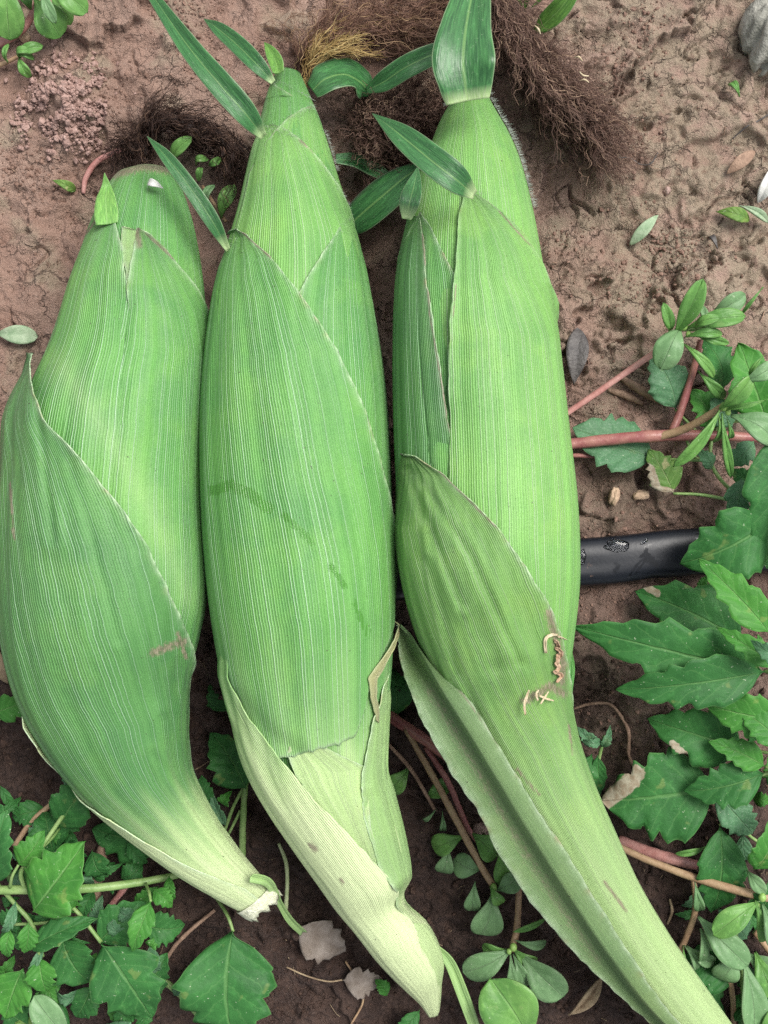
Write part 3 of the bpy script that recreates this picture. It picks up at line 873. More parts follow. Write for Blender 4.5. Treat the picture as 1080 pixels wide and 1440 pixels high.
def silk_bundle(spine, width, count, length, zr, curl=.5, n=22, along=True, seed=0):
    """curled threads laid along a spine of pixels"""
    sp = catmull(np.array(spine, float), 60)
    out = []
    for k in range(count):
        t0 = RNG.uniform(-.05, .9)
        L = length * RNG.uniform(.5, 1.25)
        i = int(np.clip(t0 * 59, 0, 58))
        d = sp[min(i + 2, 59)] - sp[max(i - 2, 0)]
        a = math.atan2(d[1], d[0]) + RNG.normal(0, .34 if along else 1.6)
        wv = np.interp(t0, np.linspace(0, 1, len(width)), width) if not np.isscalar(width) else width
        nrm = np.array([-d[1], d[0]]) / (np.hypot(*d) + 1e-6)
        lat = np.clip(RNG.normal(0, .5), -1.0, 1.0)
        q = sp[i] + nrm * wv * lat
        base_z = zr[0] + (zr[1] - zr[0]) * RNG.random() * math.sqrt(max(0.05, 1 - min(1, lat * lat)))
        ph1, ph2 = RNG.uniform(0, 6.28, 2); fr = RNG.uniform(.5, 1.7); am = curl * RNG.uniform(.4, 1.6)
        turn = RNG.normal(0, .05) * curl * 2
        pts = []
        for s in range(n):
            pts.append(P(q[0], q[1], max(gz(q[0], q[1]) + .4, base_z + gz(q[0], q[1]) * .6 + 1.5 * math.sin(ph2 + s * .7))))
            aa = a + am * math.sin(ph1 + s * fr)
            a += turn
            if along:
                j = int(np.clip(t0 * 59 + (s / n) * L / max(1, np.hypot(*(sp[-1] - sp[0]))) * 59, 1, 58))
                dd = sp[j + 1] - sp[j - 1]
                aim = math.atan2(dd[1], dd[0])
                a += .10 * math.sin(aim - a)
            q = q + np.array([math.cos(aa), math.sin(aa)]) * L / n
        out.append(np.array(pts))
    # threads stick together: each follows a neighbour's course for much of its length
    m = max(6, count // 5)
    res = []
    for k in range(count):
        g = out[RNG.integers(0, m)] if k > count // 3 else out[k]
        t = np.linspace(0, 1, n)
        spread = (.0005 + .0020 * t * RNG.random())[:, None]
        ph = RNG.uniform(0, 20)
        fq = RNG.uniform(2.5, 6)
        wob = np.stack([vnoise(t * fq + ph, t * 0 + ph, 3), vnoise(t * fq + ph, t * 0 + ph + 5, 4), .6 * vnoise(t * 2.5 + ph, t * 0 + ph + 9, 5)], 1)
        res.append(g + RNG.normal(0, 1, 3) * .0005 + wob * spread * 1.6)
    return res

# ---- the three ears
GROUP = 'green corn ears laid on the soil'
earA = Ear([(188, 236, 238, 238), (160, 248, 256, 260), (130, 300, 278, 318), (98, 390, 293, 400), (71, 480, 297, 480), (30, 580, 292, 575), (6, 700, 288, 690), (5, 830, 293, 820),
            (12, 910, 281, 895), (32, 985, 264, 960), (66, 1052, 263, 1025), (113, 1115, 270, 1080), (176, 1172, 293, 1130), (242, 1222, 331, 1190), (300, 1259, 362, 1228), (348, 1284, 384, 1256)],
           [(0, 20), (2, 26), (5, 32), (8, 32), (11, 27), (15, 17)])
earB = Ear([(388, 98, 424, 104), (374, 130, 440, 138), (360, 180, 457, 180), (347, 225, 476, 238), (332, 290, 496, 300), (314, 360, 511, 350), (299, 440, 526, 430), (286, 560, 542, 540), (285, 660, 549, 640),
            (289, 760, 552, 740), (298, 850, 553, 830), (311, 930, 552, 910), (330, 1010, 547, 1000), (347, 1075, 546, 1078), (378, 1137, 558, 1118), (416, 1195, 573, 1176), (455, 1250, 581, 1228),
            (494, 1302, 570, 1262), (532, 1350, 607, 1304), (566, 1386, 625, 1348), (590, 1408, 622, 1385), (606, 1428, 617, 1424)],
           [(0, 22), (3, 27), (6, 33), (10, 35), (14, 29), (17, 20), (20, 12), (21, 11)])
earC = Ear([(634, 140, 682, 124), (616, 170, 700, 156), (600, 205, 721, 192), (582, 245, 739, 236), (569, 300, 755, 300), (557, 360, 768, 370), (551, 440, 779, 430), (550, 530, 789, 512), (552, 620, 800, 610),
            (557, 720, 810, 702), (564, 800, 813, 790), (580, 870, 810, 850), (600, 930, 804, 910), (627, 990, 799, 970), (662, 1060, 812, 1030), (702, 1130, 836, 1100), (744, 1190, 866, 1170), (792, 1260, 901, 1245),
            (847, 1340, 945, 1320), (902, 1410, 992, 1388), (958, 1480, 1040, 1456), (1010, 1550, 1085, 1524)],
           [(0, 24), (3, 30), (6, 36), (10, 38), (13, 34), (16, 27), (19, 20), (21, 14)])

# -- left ear
A = thing('corn_ear', 'leftmost green corn ear, stub-tipped, its bent stalk snapped off white', 'corn ear', P(150, 700, 0), GROUP)
core(earA, A, MH, seed=1, brown=[([(160, 246), (200, 234), (236, 238)], 15)])
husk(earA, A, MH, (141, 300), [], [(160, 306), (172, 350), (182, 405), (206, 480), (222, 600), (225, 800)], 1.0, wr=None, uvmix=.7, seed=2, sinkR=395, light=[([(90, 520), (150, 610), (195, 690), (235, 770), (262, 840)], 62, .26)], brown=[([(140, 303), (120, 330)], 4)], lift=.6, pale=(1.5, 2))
husk(earA, A, MH_LIGHT, (172, 318), [(171, 345), (180, 396)], [(196, 325), (192, 360), (184, 396)], .35, wl=None, wr=None, uvmix=.8, seed=21, pale=(1.5, 2), palecol=.35, rows=40, cols=20, end=[(179, 400), (185, 400)])
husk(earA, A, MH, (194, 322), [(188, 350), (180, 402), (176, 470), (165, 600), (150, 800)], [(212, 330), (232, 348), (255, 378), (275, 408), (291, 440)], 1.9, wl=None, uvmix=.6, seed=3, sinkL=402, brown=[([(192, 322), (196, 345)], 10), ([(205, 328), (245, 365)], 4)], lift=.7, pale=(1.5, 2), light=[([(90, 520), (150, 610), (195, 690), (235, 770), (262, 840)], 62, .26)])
husk(earA, A, MH_BLUE, (60, 494), [], [(66, 546), (80, 590), (115, 640), (155, 697), (195, 755), (225, 812), (245, 862), (259, 900), (262, 950)], 3.2, wr=112, uvmix=.45, seed=4, nveins=96, shift=(560, 680, 20),
     brown=[([(215, 918), (258, 902)], 13), ([(250, 890), (262, 925)], 7), ([(62, 560), (120, 650)], 3.0), ([(14, 680), (20, 760)], 5)], lift=.9, wrinkle=.8, pale=(.68, .95),
     creases=[([(50, 560), (62, 640), (75, 760)], 7, 1.6), ([(95, 640), (125, 740), (165, 900)], 8, .8), ([(232, 1010), (262, 1080), (300, 1150)], 8, 1.6), ([(215, 1060), (265, 1120)], 6, .8)])
husk(earA, A, MH_LIGHT, (30, 985), [], [(62, 1048), (104, 1098), (160, 1150), (205, 1182), (255, 1212), (300, 1233), (345, 1250)], 4.6, wl=-140, wr=None, uvmix=.3, nveins=60, seed=5, palecol=.85, lift=.9, label='pale whitish husk fold', wrinkle=.6)
# snapped white end of the stalk
def snapped_end(ear, parent, seed, depth=.004):
    n, m = 7, 40
    S, T = np.meshgrid(np.linspace(0, 1, n), np.linspace(-math.pi, math.pi, m + 1)[:-1], indexing='ij')
    ringv = ear.at(np.full(m, 1.0), T[0], np.full(m, .0024))
    c = ringv.mean(0)
    d = catmull_at(ear.data, np.array([(ear.N - 1) * .98, ear.N - 1.0]))
    ax_ = d[1, :3] - d[0, :3]; ax_ /= np.linalg.norm(ax_)
    V, F = [], []
    for i in range(n):
        k = [.97, .97, .90, .74, .58, .4, .15][i]
        for j in range(m):
            jag = vnoise(np.array(j * .55), np.array(seed * 1.0), 4) * .7 + vnoise(np.array(j * 1.3), np.array(seed * 1.0), 5) * .5
            ext_ = [-.003, 0.0006, .0025, .001, .0016, .0006, .001][i] + ([0, .0014, .0034, .0022, .0018, .0012, 0][i] * jag)
            V.append(c + (ringv[j] - c) * k + ax_ * ext_ * depth / .004)
    i, j = np.meshgrid(np.arange(n - 1), np.arange(m), indexing='ij'); j2 = (j + 1) % m
    F = np.stack([i * m + j, i * m + j2, (i + 1) * m + j2, (i + 1) * m + j], -1).reshape(-1, 4)[:, ::-1].tolist()
    F.append([(n - 1) * m + q for q in range(m)])
    return mesh_obj('stalk_end', V, F, M_PITH, parent)
snapped_end(earA, A, 3)
ribbon('husk_strip', [(352, 1232, 30), (378, 1240, 24), (393, 1268, 12), (408, 1292, 2), (426, 1310, -7)], [7, 7, 5, 6, 6], MH_OLD, A, fold=.6, pal=.35, cols=7)
def onA(px, py, up):
    s, t = earA.loc(px, py); return (px, py, float(earA.at(np.array(s), np.array(t), np.array(.0012))[2]) * 1000 + up)
ribbon('leaf_blade', [onA(151, 316, .1), onA(150, 300, .5), onA(149, 280, 1.0), onA(150, 264, 1.4), (147, 243, onA(158, 256, 2)[2])], [14, 15.5, 12.5, 7, .4], MB_TIP, A, fold=.12, rows=24)
ribbon('leaf_blade', [(321, 352, 41), (298, 310, 46), (268, 265, 48), (235, 222, 48), (207, 192, 46)], [3.5, 10, 10, 8, .6], MB_, A, fold=.35, pale_end=.14)
strands('silk', silk_bundle([(212, 236), (192, 205), (178, 200), (176, 225)], 12, 160, 60, (6, 22), .4) +
        silk_bundle([(205, 225), (215, 178), (262, 182), (312, 200), (330, 250)], [14, 20, 24, 26, 16], 620, 90, (3, 18), .6), .00012, M_SILK_A, A)

# -- middle ear
B = thing('corn_ear', 'middle green corn ear, front husk torn low down over a whitish patch', 'corn ear', P(420, 700, 0), GROUP)
core(earB, B, MH, seed=6, pale=(.60, .85))
husk(earB, B, MH_LIGHT, (447, 146), [(425, 152), (402, 168), (385, 185)], [], .7, wl=-60, uvmix=.8, seed=7, lift=.5, pale=(1.5, 2), rows=90, cols=40, end=[(400, 460), (500, 460)])
husk(earB, B, MH, (378, 108), [], [(392, 122), (415, 135), (440, 146), (452, 160)], .5, uvmix=.8, seed=8, lift=.5, pale=(1.5, 2), rows=90, cols=40, end=[(400, 460), (500, 460)])
husk(earB, B, MH_LIGHT, (364, 180), [], [(382, 174), (400, 180), (425, 198), (450, 226), (472, 258), (492, 292)], 1.5, uvmix=.7, seed=9, lift=.7, pale=(1.5, 2), end=[(330, 700), (420, 705), (520, 700)], brown=[([(424, 198), (430, 203)], 8)])
husk(earB, B, MH, (496, 300), [(480, 318), (455, 352), (435, 383), (424, 402), (410, 430), (390, 500), (380, 600)], [], 2.2, wl=None, uvmix=.75, seed=10, lift=.7, sinkL=402, pale=(.50, .68), palemax=.7)
husk(earB, B, MH, (317, 326), [], [(335, 322), (352, 332), (380, 360), (410, 396), (440, 442), (470, 493), (494, 545), (512, 598), (528, 655), (543, 715), (550, 770)], 3.4, end=[(330, 1035), (380, 1062), (415, 1064), (440, 1052), (470, 1048), (497, 1034), (508, 1005), (516, 960), (538, 905), (552, 868)], jag=.0026,
     wr=105, uvmix=.55, nveins=100, seed=11, lift=.9, pale=(.42, .66), palemax=.34, wrinkle=.5, wet=[([(300, 690), (325, 682), (350, 695), (378, 715)], 17), ([(400, 725), (440, 765)], 11), ([(465, 795), (485, 825)], 9), ([(497, 848), (518, 890)], 8)],
     brown=[([(335, 322), (380, 362)], 2.5)], label='broad front husk leaf with a wet streak and ragged lower edge', creases=[([(330, 980), (375, 1030), (420, 1062)], 14, 1.2)])
husk(earB, B, MH_LIGHT, (318, 880), [], [(330, 950), (350, 995), (380, 1040), (420, 1090), (470, 1150), (520, 1208), (556, 1247), (575, 1290), (590, 1330)], 4.9, wl=-140, wr=None, uvmix=.35, nveins=70, seed=12, palecol=None, pale=(.45, .72), lift=.15, edgeamt=.15, wrinkle=.7,
     brown=[([(436, 1188), (444, 1195)], 9), ([(478, 1236), (482, 1242)], 6)], label='pale wrapping husk leaf round the stalk')
husk(earB, B, MH_WHITE, (416, 1030), [(405, 1060), (425, 1100), (470, 1165), (510, 1215)], [(520, 1015), (514, 1080), (520, 1160), (534, 1225)], 2.6, wl=None, wr=None, uvmix=.5, nveins=70, seed=13, pale=None, end=[(515, 1222), (528, 1228)], label='whitish inner husk under the tear', rows=60, cols=40)
husk(earB, B, MH_LIGHT, (549, 930), [(535, 965), (520, 1010), (508, 1070), (510, 1150), (530, 1215), (556, 1256), (572, 1290)], [], 2.9, end=[(572, 1296), (600, 1300)], wl=None, wr=120, uvmix=.5, nveins=90, seed=14, palecol=.38, pale=(.66, .9), lift=.8, wrinkle=.9,
     creases=[([(582, 1238), (560, 1258), (530, 1262)], 9, 3.0), ([(520, 1030), (518, 1100)], 6, .8)])
husk(earB, B, MH_TORN, (554, 868), [(546, 890), (528, 925), (513, 953), (515, 980), (521, 1006)], [(550, 890), (537, 925), (523, 955), (522, 980), (525, 1006)], 4.4, wl=None, wr=None, end=[(518, 1012), (528, 1016)], jag=.003, rows=60, cols=16, seed=15, lift=.35, uvmix=0, nveins=9, edgeamt=.3, label='dry brown torn husk edge', name='torn_edge')
ribbon('husk_strip', [(612, 1330, 16), (632, 1352, 13), (650, 1395, 8), (668, 1445, 3), (680, 1485, 0)], [5, 8, 9, 8, 3], MH_OLD, B, fold=.7, pal=.35, cols=7)
ribbon('leaf_blade', [(370, 192, 47), (345, 160, 53), (310, 120, 55), (272, 75, 54), (238, 28, 50), (205, -20, 44)], [5, 15, 16, 14, 10, 6], MB_, B, fold=.45, pale_end=.10, wav=.08)
ribbon('leaf_blade', [(384, 116, 40), (362, 92, 42), (335, 65, 40), (308, 42, 36), (287, 27, 33)], [4, 11, 12, 9, .6], MB_, B, fold=.4, pale_end=.1)
ribbon('leaf_blade', [(392, 104, 32), (388, 88, 30), (380, 72, 28), (372, 60, 26)], [8, 10, 7, .6], MB_YOUNG, B, fold=.4, rows=20)
ribbon('leaf_blade', [(440, 128, 24), (458, 112, 25), (485, 106, 20), (508, 118, 14), (520, 134, 10)], [18, 28, 30, 24, 3], MB_, B, fold=.2, twist=(35, 15), sidecurl=.15)
ribbon('leaf_blade', [(472, 225, 12), (500, 228, 10), (525, 240, 8), (555, 256, 6)], [8, 12, 12, 6], MB_, B, fold=.3, twist=(20, 20))
strands('silk', silk_bundle([(424, 112), (440, 80), (490, 45), (550, 30), (610, 20), (650, -10)], [10, 26, 40, 45, 42, 40], 1100, 130, (3, 20), .7), .0001, M_SILK_B, B)
strands('silk', silk_bundle([(428, 122), (434, 96), (455, 75), (495, 66)], [5, 9, 13, 14], 260, 70, (10, 24), .18, n=10), .00011, M_SILK_G, B)['label'] = 'golden root of the silk'

# -- right ear
Cc = thing('corn_ear', 'rightmost green corn ear lying over the black hose, its long stalk leaving the frame', 'corn ear', P(680, 700, 0), GROUP)
core(earC, Cc, MH_LIGHT, seed=16, pale=(.8, 1.4))
husk(earC, Cc, MH, (592, 298), [(572, 330)], [(606, 322), (624, 354), (640, 386), (652, 430), (660, 520), (660, 640)], .8, wl=-125, wr=None, uvmix=.7, seed=17, sinkR=388, lift=.6, pale=(1.5, 2))
husk(earC, Cc, MH_BLUE, (570, 302), [], [(590, 304), (598, 345), (600, 392), (610, 450), (622, 520), (632, 606), (630, 690)], 1.6, wr=None, uvmix=.7, seed=18, sinkR=590, lift=.7, pale=(1.5, 2), brown=[([(592, 310), (600, 390), (604, 440), (632, 606)], 2.6)])
husk(earC, Cc, MH_LIGHT, (655, 264), [(646, 300), (643, 350), (639, 410), (635, 480), (632, 560), (630, 640), (628, 760)], [(672, 274), (700, 295), (733, 330), (757, 368), (768, 400)], 2.6, wl=None, uvmix=.6, seed=19, edgeamt=.45, sinkL=545, lift=.8, pale=(.66, .98), nveins=92,
     brown=[([(700, 295), (745, 345)], 2.5), ([(641, 400), (637, 450)], 2.5)])
husk(earC, Cc, MH_OLD, (568, 640), [], [(588, 643), (625, 668), (665, 704), (700, 744), (735, 795), (762, 846), (778, 884), (790, 925), (797, 975)], 3.8, wr=108, uvmix=.4, seed=20, nveins=100, lift=.9, wrinkle=.9, pale=(.5, .95), palemax=.6,
     brown=[([(772, 862), (782, 900), (792, 935), (790, 960)], 13), ([(738, 985), (775, 965), (792, 975)], 14), ([(725, 1080), (760, 1120)], 5), ([(600, 645), (700, 744)], 2.6), ([(850, 1240), (880, 1280)], 6), ([(800, 1020), (805, 1060)], 4)],
     creases=[([(572, 660), (610, 760), (650, 850)], 8, 1.5), ([(580, 660), (660, 780), (730, 930)], 7, 1.1), ([(600, 790), (625, 880), (640, 950)], 9, 1.3), ([(690, 940), (740, 935)], 12, .9)], label='dull lower front husk leaf, chewed and brown at its edge')
# the folded outer leaf along the stalk
def on(px, py, up=2.5):
    s, t = earC.loc(px, py); v = earC.at(np.array(s), np.array(t), np.array(.0022)); return (px, py, float(v[2]) * 1000 + up)
def folded_leaf():
    lo = catmull(np.array([(559, 878, 26), (560, 905, 24), (568, 945, 22), (590, 1008, 20), (630, 1078, 18), (672, 1142, 16), (705, 1208, 14), (750, 1272, 11), (808, 1340, 8), (872, 1402, 6), (935, 1460, 5), (1000, 1530, 5)], float), 90)
    fo = catmull(np.array([(562, 878, 30), (573, 905, 26), (590, 935, 23), (625, 990, 22), (668, 1062, 22), (712, 1138, 22), (752, 1205, 20), (800, 1278, 17), (848, 1346, 13), (895, 1405, 10), (948, 1462, 9), (1008, 1528, 8)], float), 90)
    mi = catmull(np.array([(563, 880, 33), (578, 895, 36), (596, 925, 38), (632, 985, 38), (676, 1056, 37), (722, 1132, 36), (764, 1200, 33), (812, 1275, 28), (858, 1344, 23), (902, 1403, 19), (956, 1462, 16), (1012, 1525, 14)], float), 90)
    up = catmull(np.array([(566, 882, 34), (590, 910, 44), (615, 944, 50), (660, 985, 53), (700, 1045, 52), (745, 1120, 49), (790, 1190, 45), (840, 1268, 38), (885, 1338, 30), (925, 1400, 24), (972, 1460, 20), (1022, 1522, 17)], float), 90)
    sz = np.convolve(np.pad(np.array([on(q[0], q[1], 2.2)[2] for q in up]), 6, 'edge'), np.ones(13) / 13, 'valid')
    rise = sstep(0, .16, np.linspace(0, 1, 90))
    up[:, 2] = sz
    mi[:, 2] = sz + 1.5
    fo[:, 2] = sz - 2.5 - 4.5 * rise * np.linspace(1, .5, 90)
    lo[:, 2] = np.maximum(fo[:, 2] + 1.0, 1)
    V, UV, ed = [], [], []
    cols = 25
    for i in range(90):
        for j in range(cols):
            t = j / (cols - 1)
            q = catmull_at(np.stack([lo[i], fo[i], mi[i], up[i]]), np.array([t * 3]))[0]
            rag = (max(0, 1 - t * 8) + max(0, 1 - (1 - t) * 8)) * 2.4
            q = q + np.array([rag * float(vnoise(np.array(i * .55 + t), np.array(3.0), 8)), -rag * float(vnoise(np.array(i * .6), np.array(9.0 + t), 9)), rag * .3 * float(vnoise(np.array(i * .4), np.array(1.0), 3))])
            nz = .8 * float(vnoise(np.array(i * .12), np.array(t * 2.0), 6)) * min(1, i / 10)
            V.append(P(q[0] + nz * 1.5, q[1], q[2] + nz))
            UV.append((t * 62, i * .3))
            d = min(t, 1 - t) * 70
            ed.append(math.exp(-d / 3.2))
    z = np.zeros(len(V)); px = PX(np.array(V))
    br = poly_mask(px, [(600, 965), (630, 1010), (670, 1080), (715, 1160), (780, 1262), (840, 1350)], 24) * .55
    br = np.maximum(br, poly_mask(px, [(590, 905), (650, 975), (690, 1030)], 4) * .8)
    o = mesh_obj('husk_leaf', V, grid_faces(90, cols)[:, ::-1], MH_GREY, Cc, uv=UV, attrs={'edge': ed, 'pale': z, 'brown': br, 'wet': z}, solid=.00045)
    o['label'] = 'greyish folded outer husk leaf standing off the stalk'
folded_leaf()
ribbon('husk_strip', [(800, 915, 30), (803, 940, 28), (800, 970, 27), (802, 1010, 26)], [4, 5, 5, 1], MH, Cc, fold=.3, cols=7, rows=24)
ribbon('leaf_blade', [(657, 142, 52), (654, 118, 54), (651, 85, 55), (655, 40, 52), (663, -5, 46), (668, -50, 40)], [27, 34, 39, 31, 24, 20], MB_, Cc, fold=.28, pale_end=.16, wav=.05)
ribbon('leaf_blade', [(666, 274, 62), (640, 252, 68), (605, 225, 68), (565, 192, 64), (524, 160, 58)], [6, 17, 18, 14, .6], MB_, Cc, fold=.3, pale_end=.14)
ribbon('leaf_blade', [(572, 308, 46), (576, 285, 48), (582, 262, 45), (588, 234, 42)], [6, 13, 10, .6], MB_, Cc, fold=.3, pale_end=.3, rows=24)
ribbon('leaf_blade', [(598, 232, 14), (570, 250, 16), (540, 275, 16), (505, 305, 12), (480, 330, 8)], [10, 24, 30, 26, 6], MB_, Cc, fold=.2, twist=(-35, -20), sidecurl=.2)
ribbon('leaf_blade', [(640, 66, 22), (605, 78, 24), (570, 95, 24), (540, 115, 20), (515, 128, 16)], [10, 14, 15, 13, 4], MB_, Cc, fold=.35, twist=(20, 10), wav=.1)
strands('silk', silk_bundle([(640, 150), (600, 165), (560, 175), (520, 185), (500, 180)], [30, 60, 66, 55, 30], 1400, 62, (3, 22), 1.3, along=False) +
        silk_bundle([(590, 215), (575, 235), (560, 258)], [30, 24, 12], 160, 50, (3, 14), 1.3, along=False), .000115, M_SILK_C, Cc)
strands('silk', silk_bundle([(672, -30), (705, 20), (745, 80), (785, 125), (825, 172), (848, 206)], [24, 36, 42, 40, 34, 22], 2900, 95, (3, 26), .62), .00010, M_SILK_C, Cc)
# chewed fibres and droppings on the lower husk edge
def fibre(pts, r, mat=M_FIBRE, name='fibre'):
    ribbon(name, pts, [q * .85 for q in r], mat, Cc, fold=RNG.uniform(.3, .9), rows=18, cols=5, twist=(RNG.uniform(-50, 50), RNG.uniform(-60, 60)), wav=.35, seed=RNG.uniform(0, 6), solid=.0002)
fibre([on(768, 918), on(767, 900), on(774, 893), on(784, 892)], [2.2, 2.6, 2.4, 1.4])
fibre([on(738, 1005), on(737, 990), on(741, 978), on(744, 970)], [1.6, 2.2, 2.2, 1.2])
fibre([on(756, 985), on(754, 976), on(757, 970)], [1.4, 1.8, 1.2])
fibre([on(758, 978), on(768, 983), on(778, 986)], [1.6, 1.9, 1.2]); fibre([on(760, 990), on(766, 980), on(771, 972)], [1.4, 1.6, .9])
for k in range(5):
    fibre([on(780 + 2 * math.sin(k), 898 + 11 * k), on(786 + 3 * math.sin(k * 2), 905 + 11 * k, 3.5), on(784 + 4 * math.cos(k), 915 + 11 * k)], [2.6, 3.6, 2.2], M_TORN)
fibre([on(784, 894), on(790, 896, 3.5), on(797, 899, 3)], [1.6, 1.8, .8])

# downy hairs on the shoulder of the right ear and along husk edges
def down(ear, parent, segs, count, L):
    lines = []
    for (pa, pb) in segs:
        for k in range(count):
            t = RNG.random(); px, py = pa[0] + (pb[0] - pa[0]) * t, pa[1] + (pb[1] - pa[1]) * t
            s, th = ear.loc(px, py); th = th + RNG.normal(0, .10)
            a = ear.at(np.array(s), np.array(th), np.array(.0006)); bb = ear.at(np.array(s), np.array(th), np.array(.0006 + L * RNG.uniform(.5, 1.2)))
            bb = bb + RNG.normal(0, L * .3, 3); m = (a + bb) / 2 + RNG.normal(0, L * .08, 3)
            lines.append(np.array([a, m, bb]))
    return lines
b_ = NB('white_down'); M_DOWN = b_.finish((.62, .68, .62), .6, spec=.2, trans=.3)
strands('down', down(earC, Cc, [((690, 138), (718, 185)), ((718, 185), (738, 232)), ((738, 232), (752, 290)), ((630, 142), (686, 126)), ((626, 146), (690, 132)), ((648, 266), (670, 272))], 150, .0013), .00003, M_DOWN, Cc)
strands('down', down(earB, B, [((440, 148), (402, 168)), ((365, 176), (425, 195)), ((450, 226), (492, 292)), ((455, 180), (476, 238)), ((496, 296), (430, 392)), ((318, 330), (400, 384)), ((385, 110), (440, 140))], 100, .0009), .00003, M_DOWN, B)

# ------------------------------------------------------------------ weeds
def leaf(parent, base, tip, w, mat, kind='goose', zb=None, zt=None, arch=3.0, fold=.22, roll=0.0, seed=None, dry=(), name='leaf', bend=0.0, droop=0.0):
    seed = RNG.integers(0, 9999) if seed is None else seed
    rs = np.random.default_rng(seed)
    zb = 14 if zb is None else zb
    zt = zb if zt is None else zt
    B0, T0 = P(*base, zb), P(*tip, zt)
    d = T0 - B0; L = np.linalg.norm(d); d /= L
    sd = np.cross(d, (0, 0, 1.0)); sd /= np.linalg.norm(sd)
    up = np.cross(sd, d)
    a = math.radians(roll)
    sd, up = sd * math.cos(a) + up * math.sin(a), up * math.cos(a) - sd * math.sin(a)
    rows, cols = (52, 11) if kind == 'goose' else (22, 9)
    t = np.linspace(0, 1, rows)
    if kind == 'goose':
        pk = rs.uniform(.30, .40)
        env = np.where(t < pk, np.sin(np.clip(t / pk, 0, 1) * np.pi / 2) ** .85, (np.cos(np.clip((t - pk) / (1 - pk), 0, 1) * np.pi / 2)) ** .82)
        env = env * (.04 + .96 * sstep(0, .10, t))
        nt = rs.uniform(4.0, 5.6)
        def teeth(ph):
            f = (t * nt + ph + .16 * np.sin(t * 9 + ph * 7)) % 1.0
            saw = np.where(f < .72, f / .72, (1 - f) / .28)
            am = (.19 + .10 * np.sin(np.floor(t * nt + ph) * 2.3 + ph)) * sstep(.22, .40, t) * (1 - .55 * sstep(.8, 1, t))
            return env * (1 - am + 1.5 * am * saw ** 1.3)
        wl, wr_ = teeth(rs.random()), teeth(rs.random())
    elif kind == 'spat':
        env = np.where(t < .64, .10 + .90 * np.sin(np.clip(t / .64, 0, 1) * np.pi / 2) ** 1.5, np.sqrt(np.clip(1 - ((t - .64) / .36) ** 2, 0, 1)))
        wl = wr_ = env
    else:
        env = np.sin(np.pi * np.clip(t, 0, 1) ** .8) ** .9
        wl = wr_ = env
    g = np.linspace(-1, 1, cols)
    hw = w * K * .5 * ((H - (zb + zt) * .0005) / H)
    bow = 4 * t * (1 - t)
    V, UV = [], []
    ph = rs.uniform(0, 6.28); wv = rs.uniform(.05, .12) if kind == 'goose' else .03
    for i in range(rows):
        c = B0 + d * L * t[i] + up * (arch * .001 * bow[i] - droop * .001 * t[i] ** 3) + sd * bend * hw * bow[i]
        for q in g:
            ww = hw * (wl[i] if q < 0 else wr_[i])
            z = fold * abs(q) * ww * (1 if kind == 'goose' else 1) - (.35 if kind == 'goose' else .28) * fold * q * q * ww
            z += wv * hw * math.sin(ph + t[i] * 8 + q * 1.4) * abs(q) + (.02 * hw * abs(q) * math.sin(t[i] * 23 + ph) if kind == 'goose' else 0)
            if kind == 'goose':
                z += .015 * hw * math.cos((t[i] * 6 - abs(q) * 1.5) * 6.28) * abs(q) * (1 - abs(q)) * 2
            fwd = (.20 * hw * abs(q) ** 1.5 * env[i]) if kind == 'goose' else 0
            V.append(c + sd * q * ww + up * z + d * fwd * (1 - t[i]))
            UV.append((q, t[i]))
    V = np.array(V); z0 = np.zeros(len(V))
    dr = z0.copy()
    if len(dry):
        px = PX(V)
        for pts, rad in dry: dr = np.maximum(dr, poly_mask(px, pts, rad) * 1.1)
    return mesh_obj(name, V, grid_faces(rows, cols)[:, ::-1], mat, parent, uv=UV, attrs={'dry': dr}, solid=.0002 if kind == 'goose' else .0007)

def petiole(parent, a, b, r=2.0, mat=None, sag=2.0):
    m = ((a[0] + b[0]) / 2 + RNG.normal(0, 1.5), (a[1] + b[1]) / 2 + RNG.normal(0, 1.5), (a[2] + b[2]) / 2 + sag)
    return tube('leaf_stalk', [a, m, b], [r * 1.15, r, r * .85], mat or M_GSTEM, parent, sides=6, rows=12)

def bud(parent, x, y, z, r, mat=None):
    th, ph = np.meshgrid(np.linspace(0, np.pi, 9), np.linspace(0, 2 * np.pi, 10, endpoint=False), indexing='ij')
    v = np.stack([np.sin(th) * np.cos(ph), np.sin(th) * np.sin(ph) * 1.2, np.cos(th)], -1).reshape(-1, 3) * r * K + P(x, y, z)
    i, j = np.meshgrid(np.arange(8), np.arange(10), indexing='ij'); j2 = (j + 1) % 10
    return mesh_obj('bud', v, np.stack([i * 10 + j, (i + 1) * 10 + j, (i + 1) * 10 + j2, i * 10 + j2], -1).reshape(-1, 4), mat or M_BUD, parent)

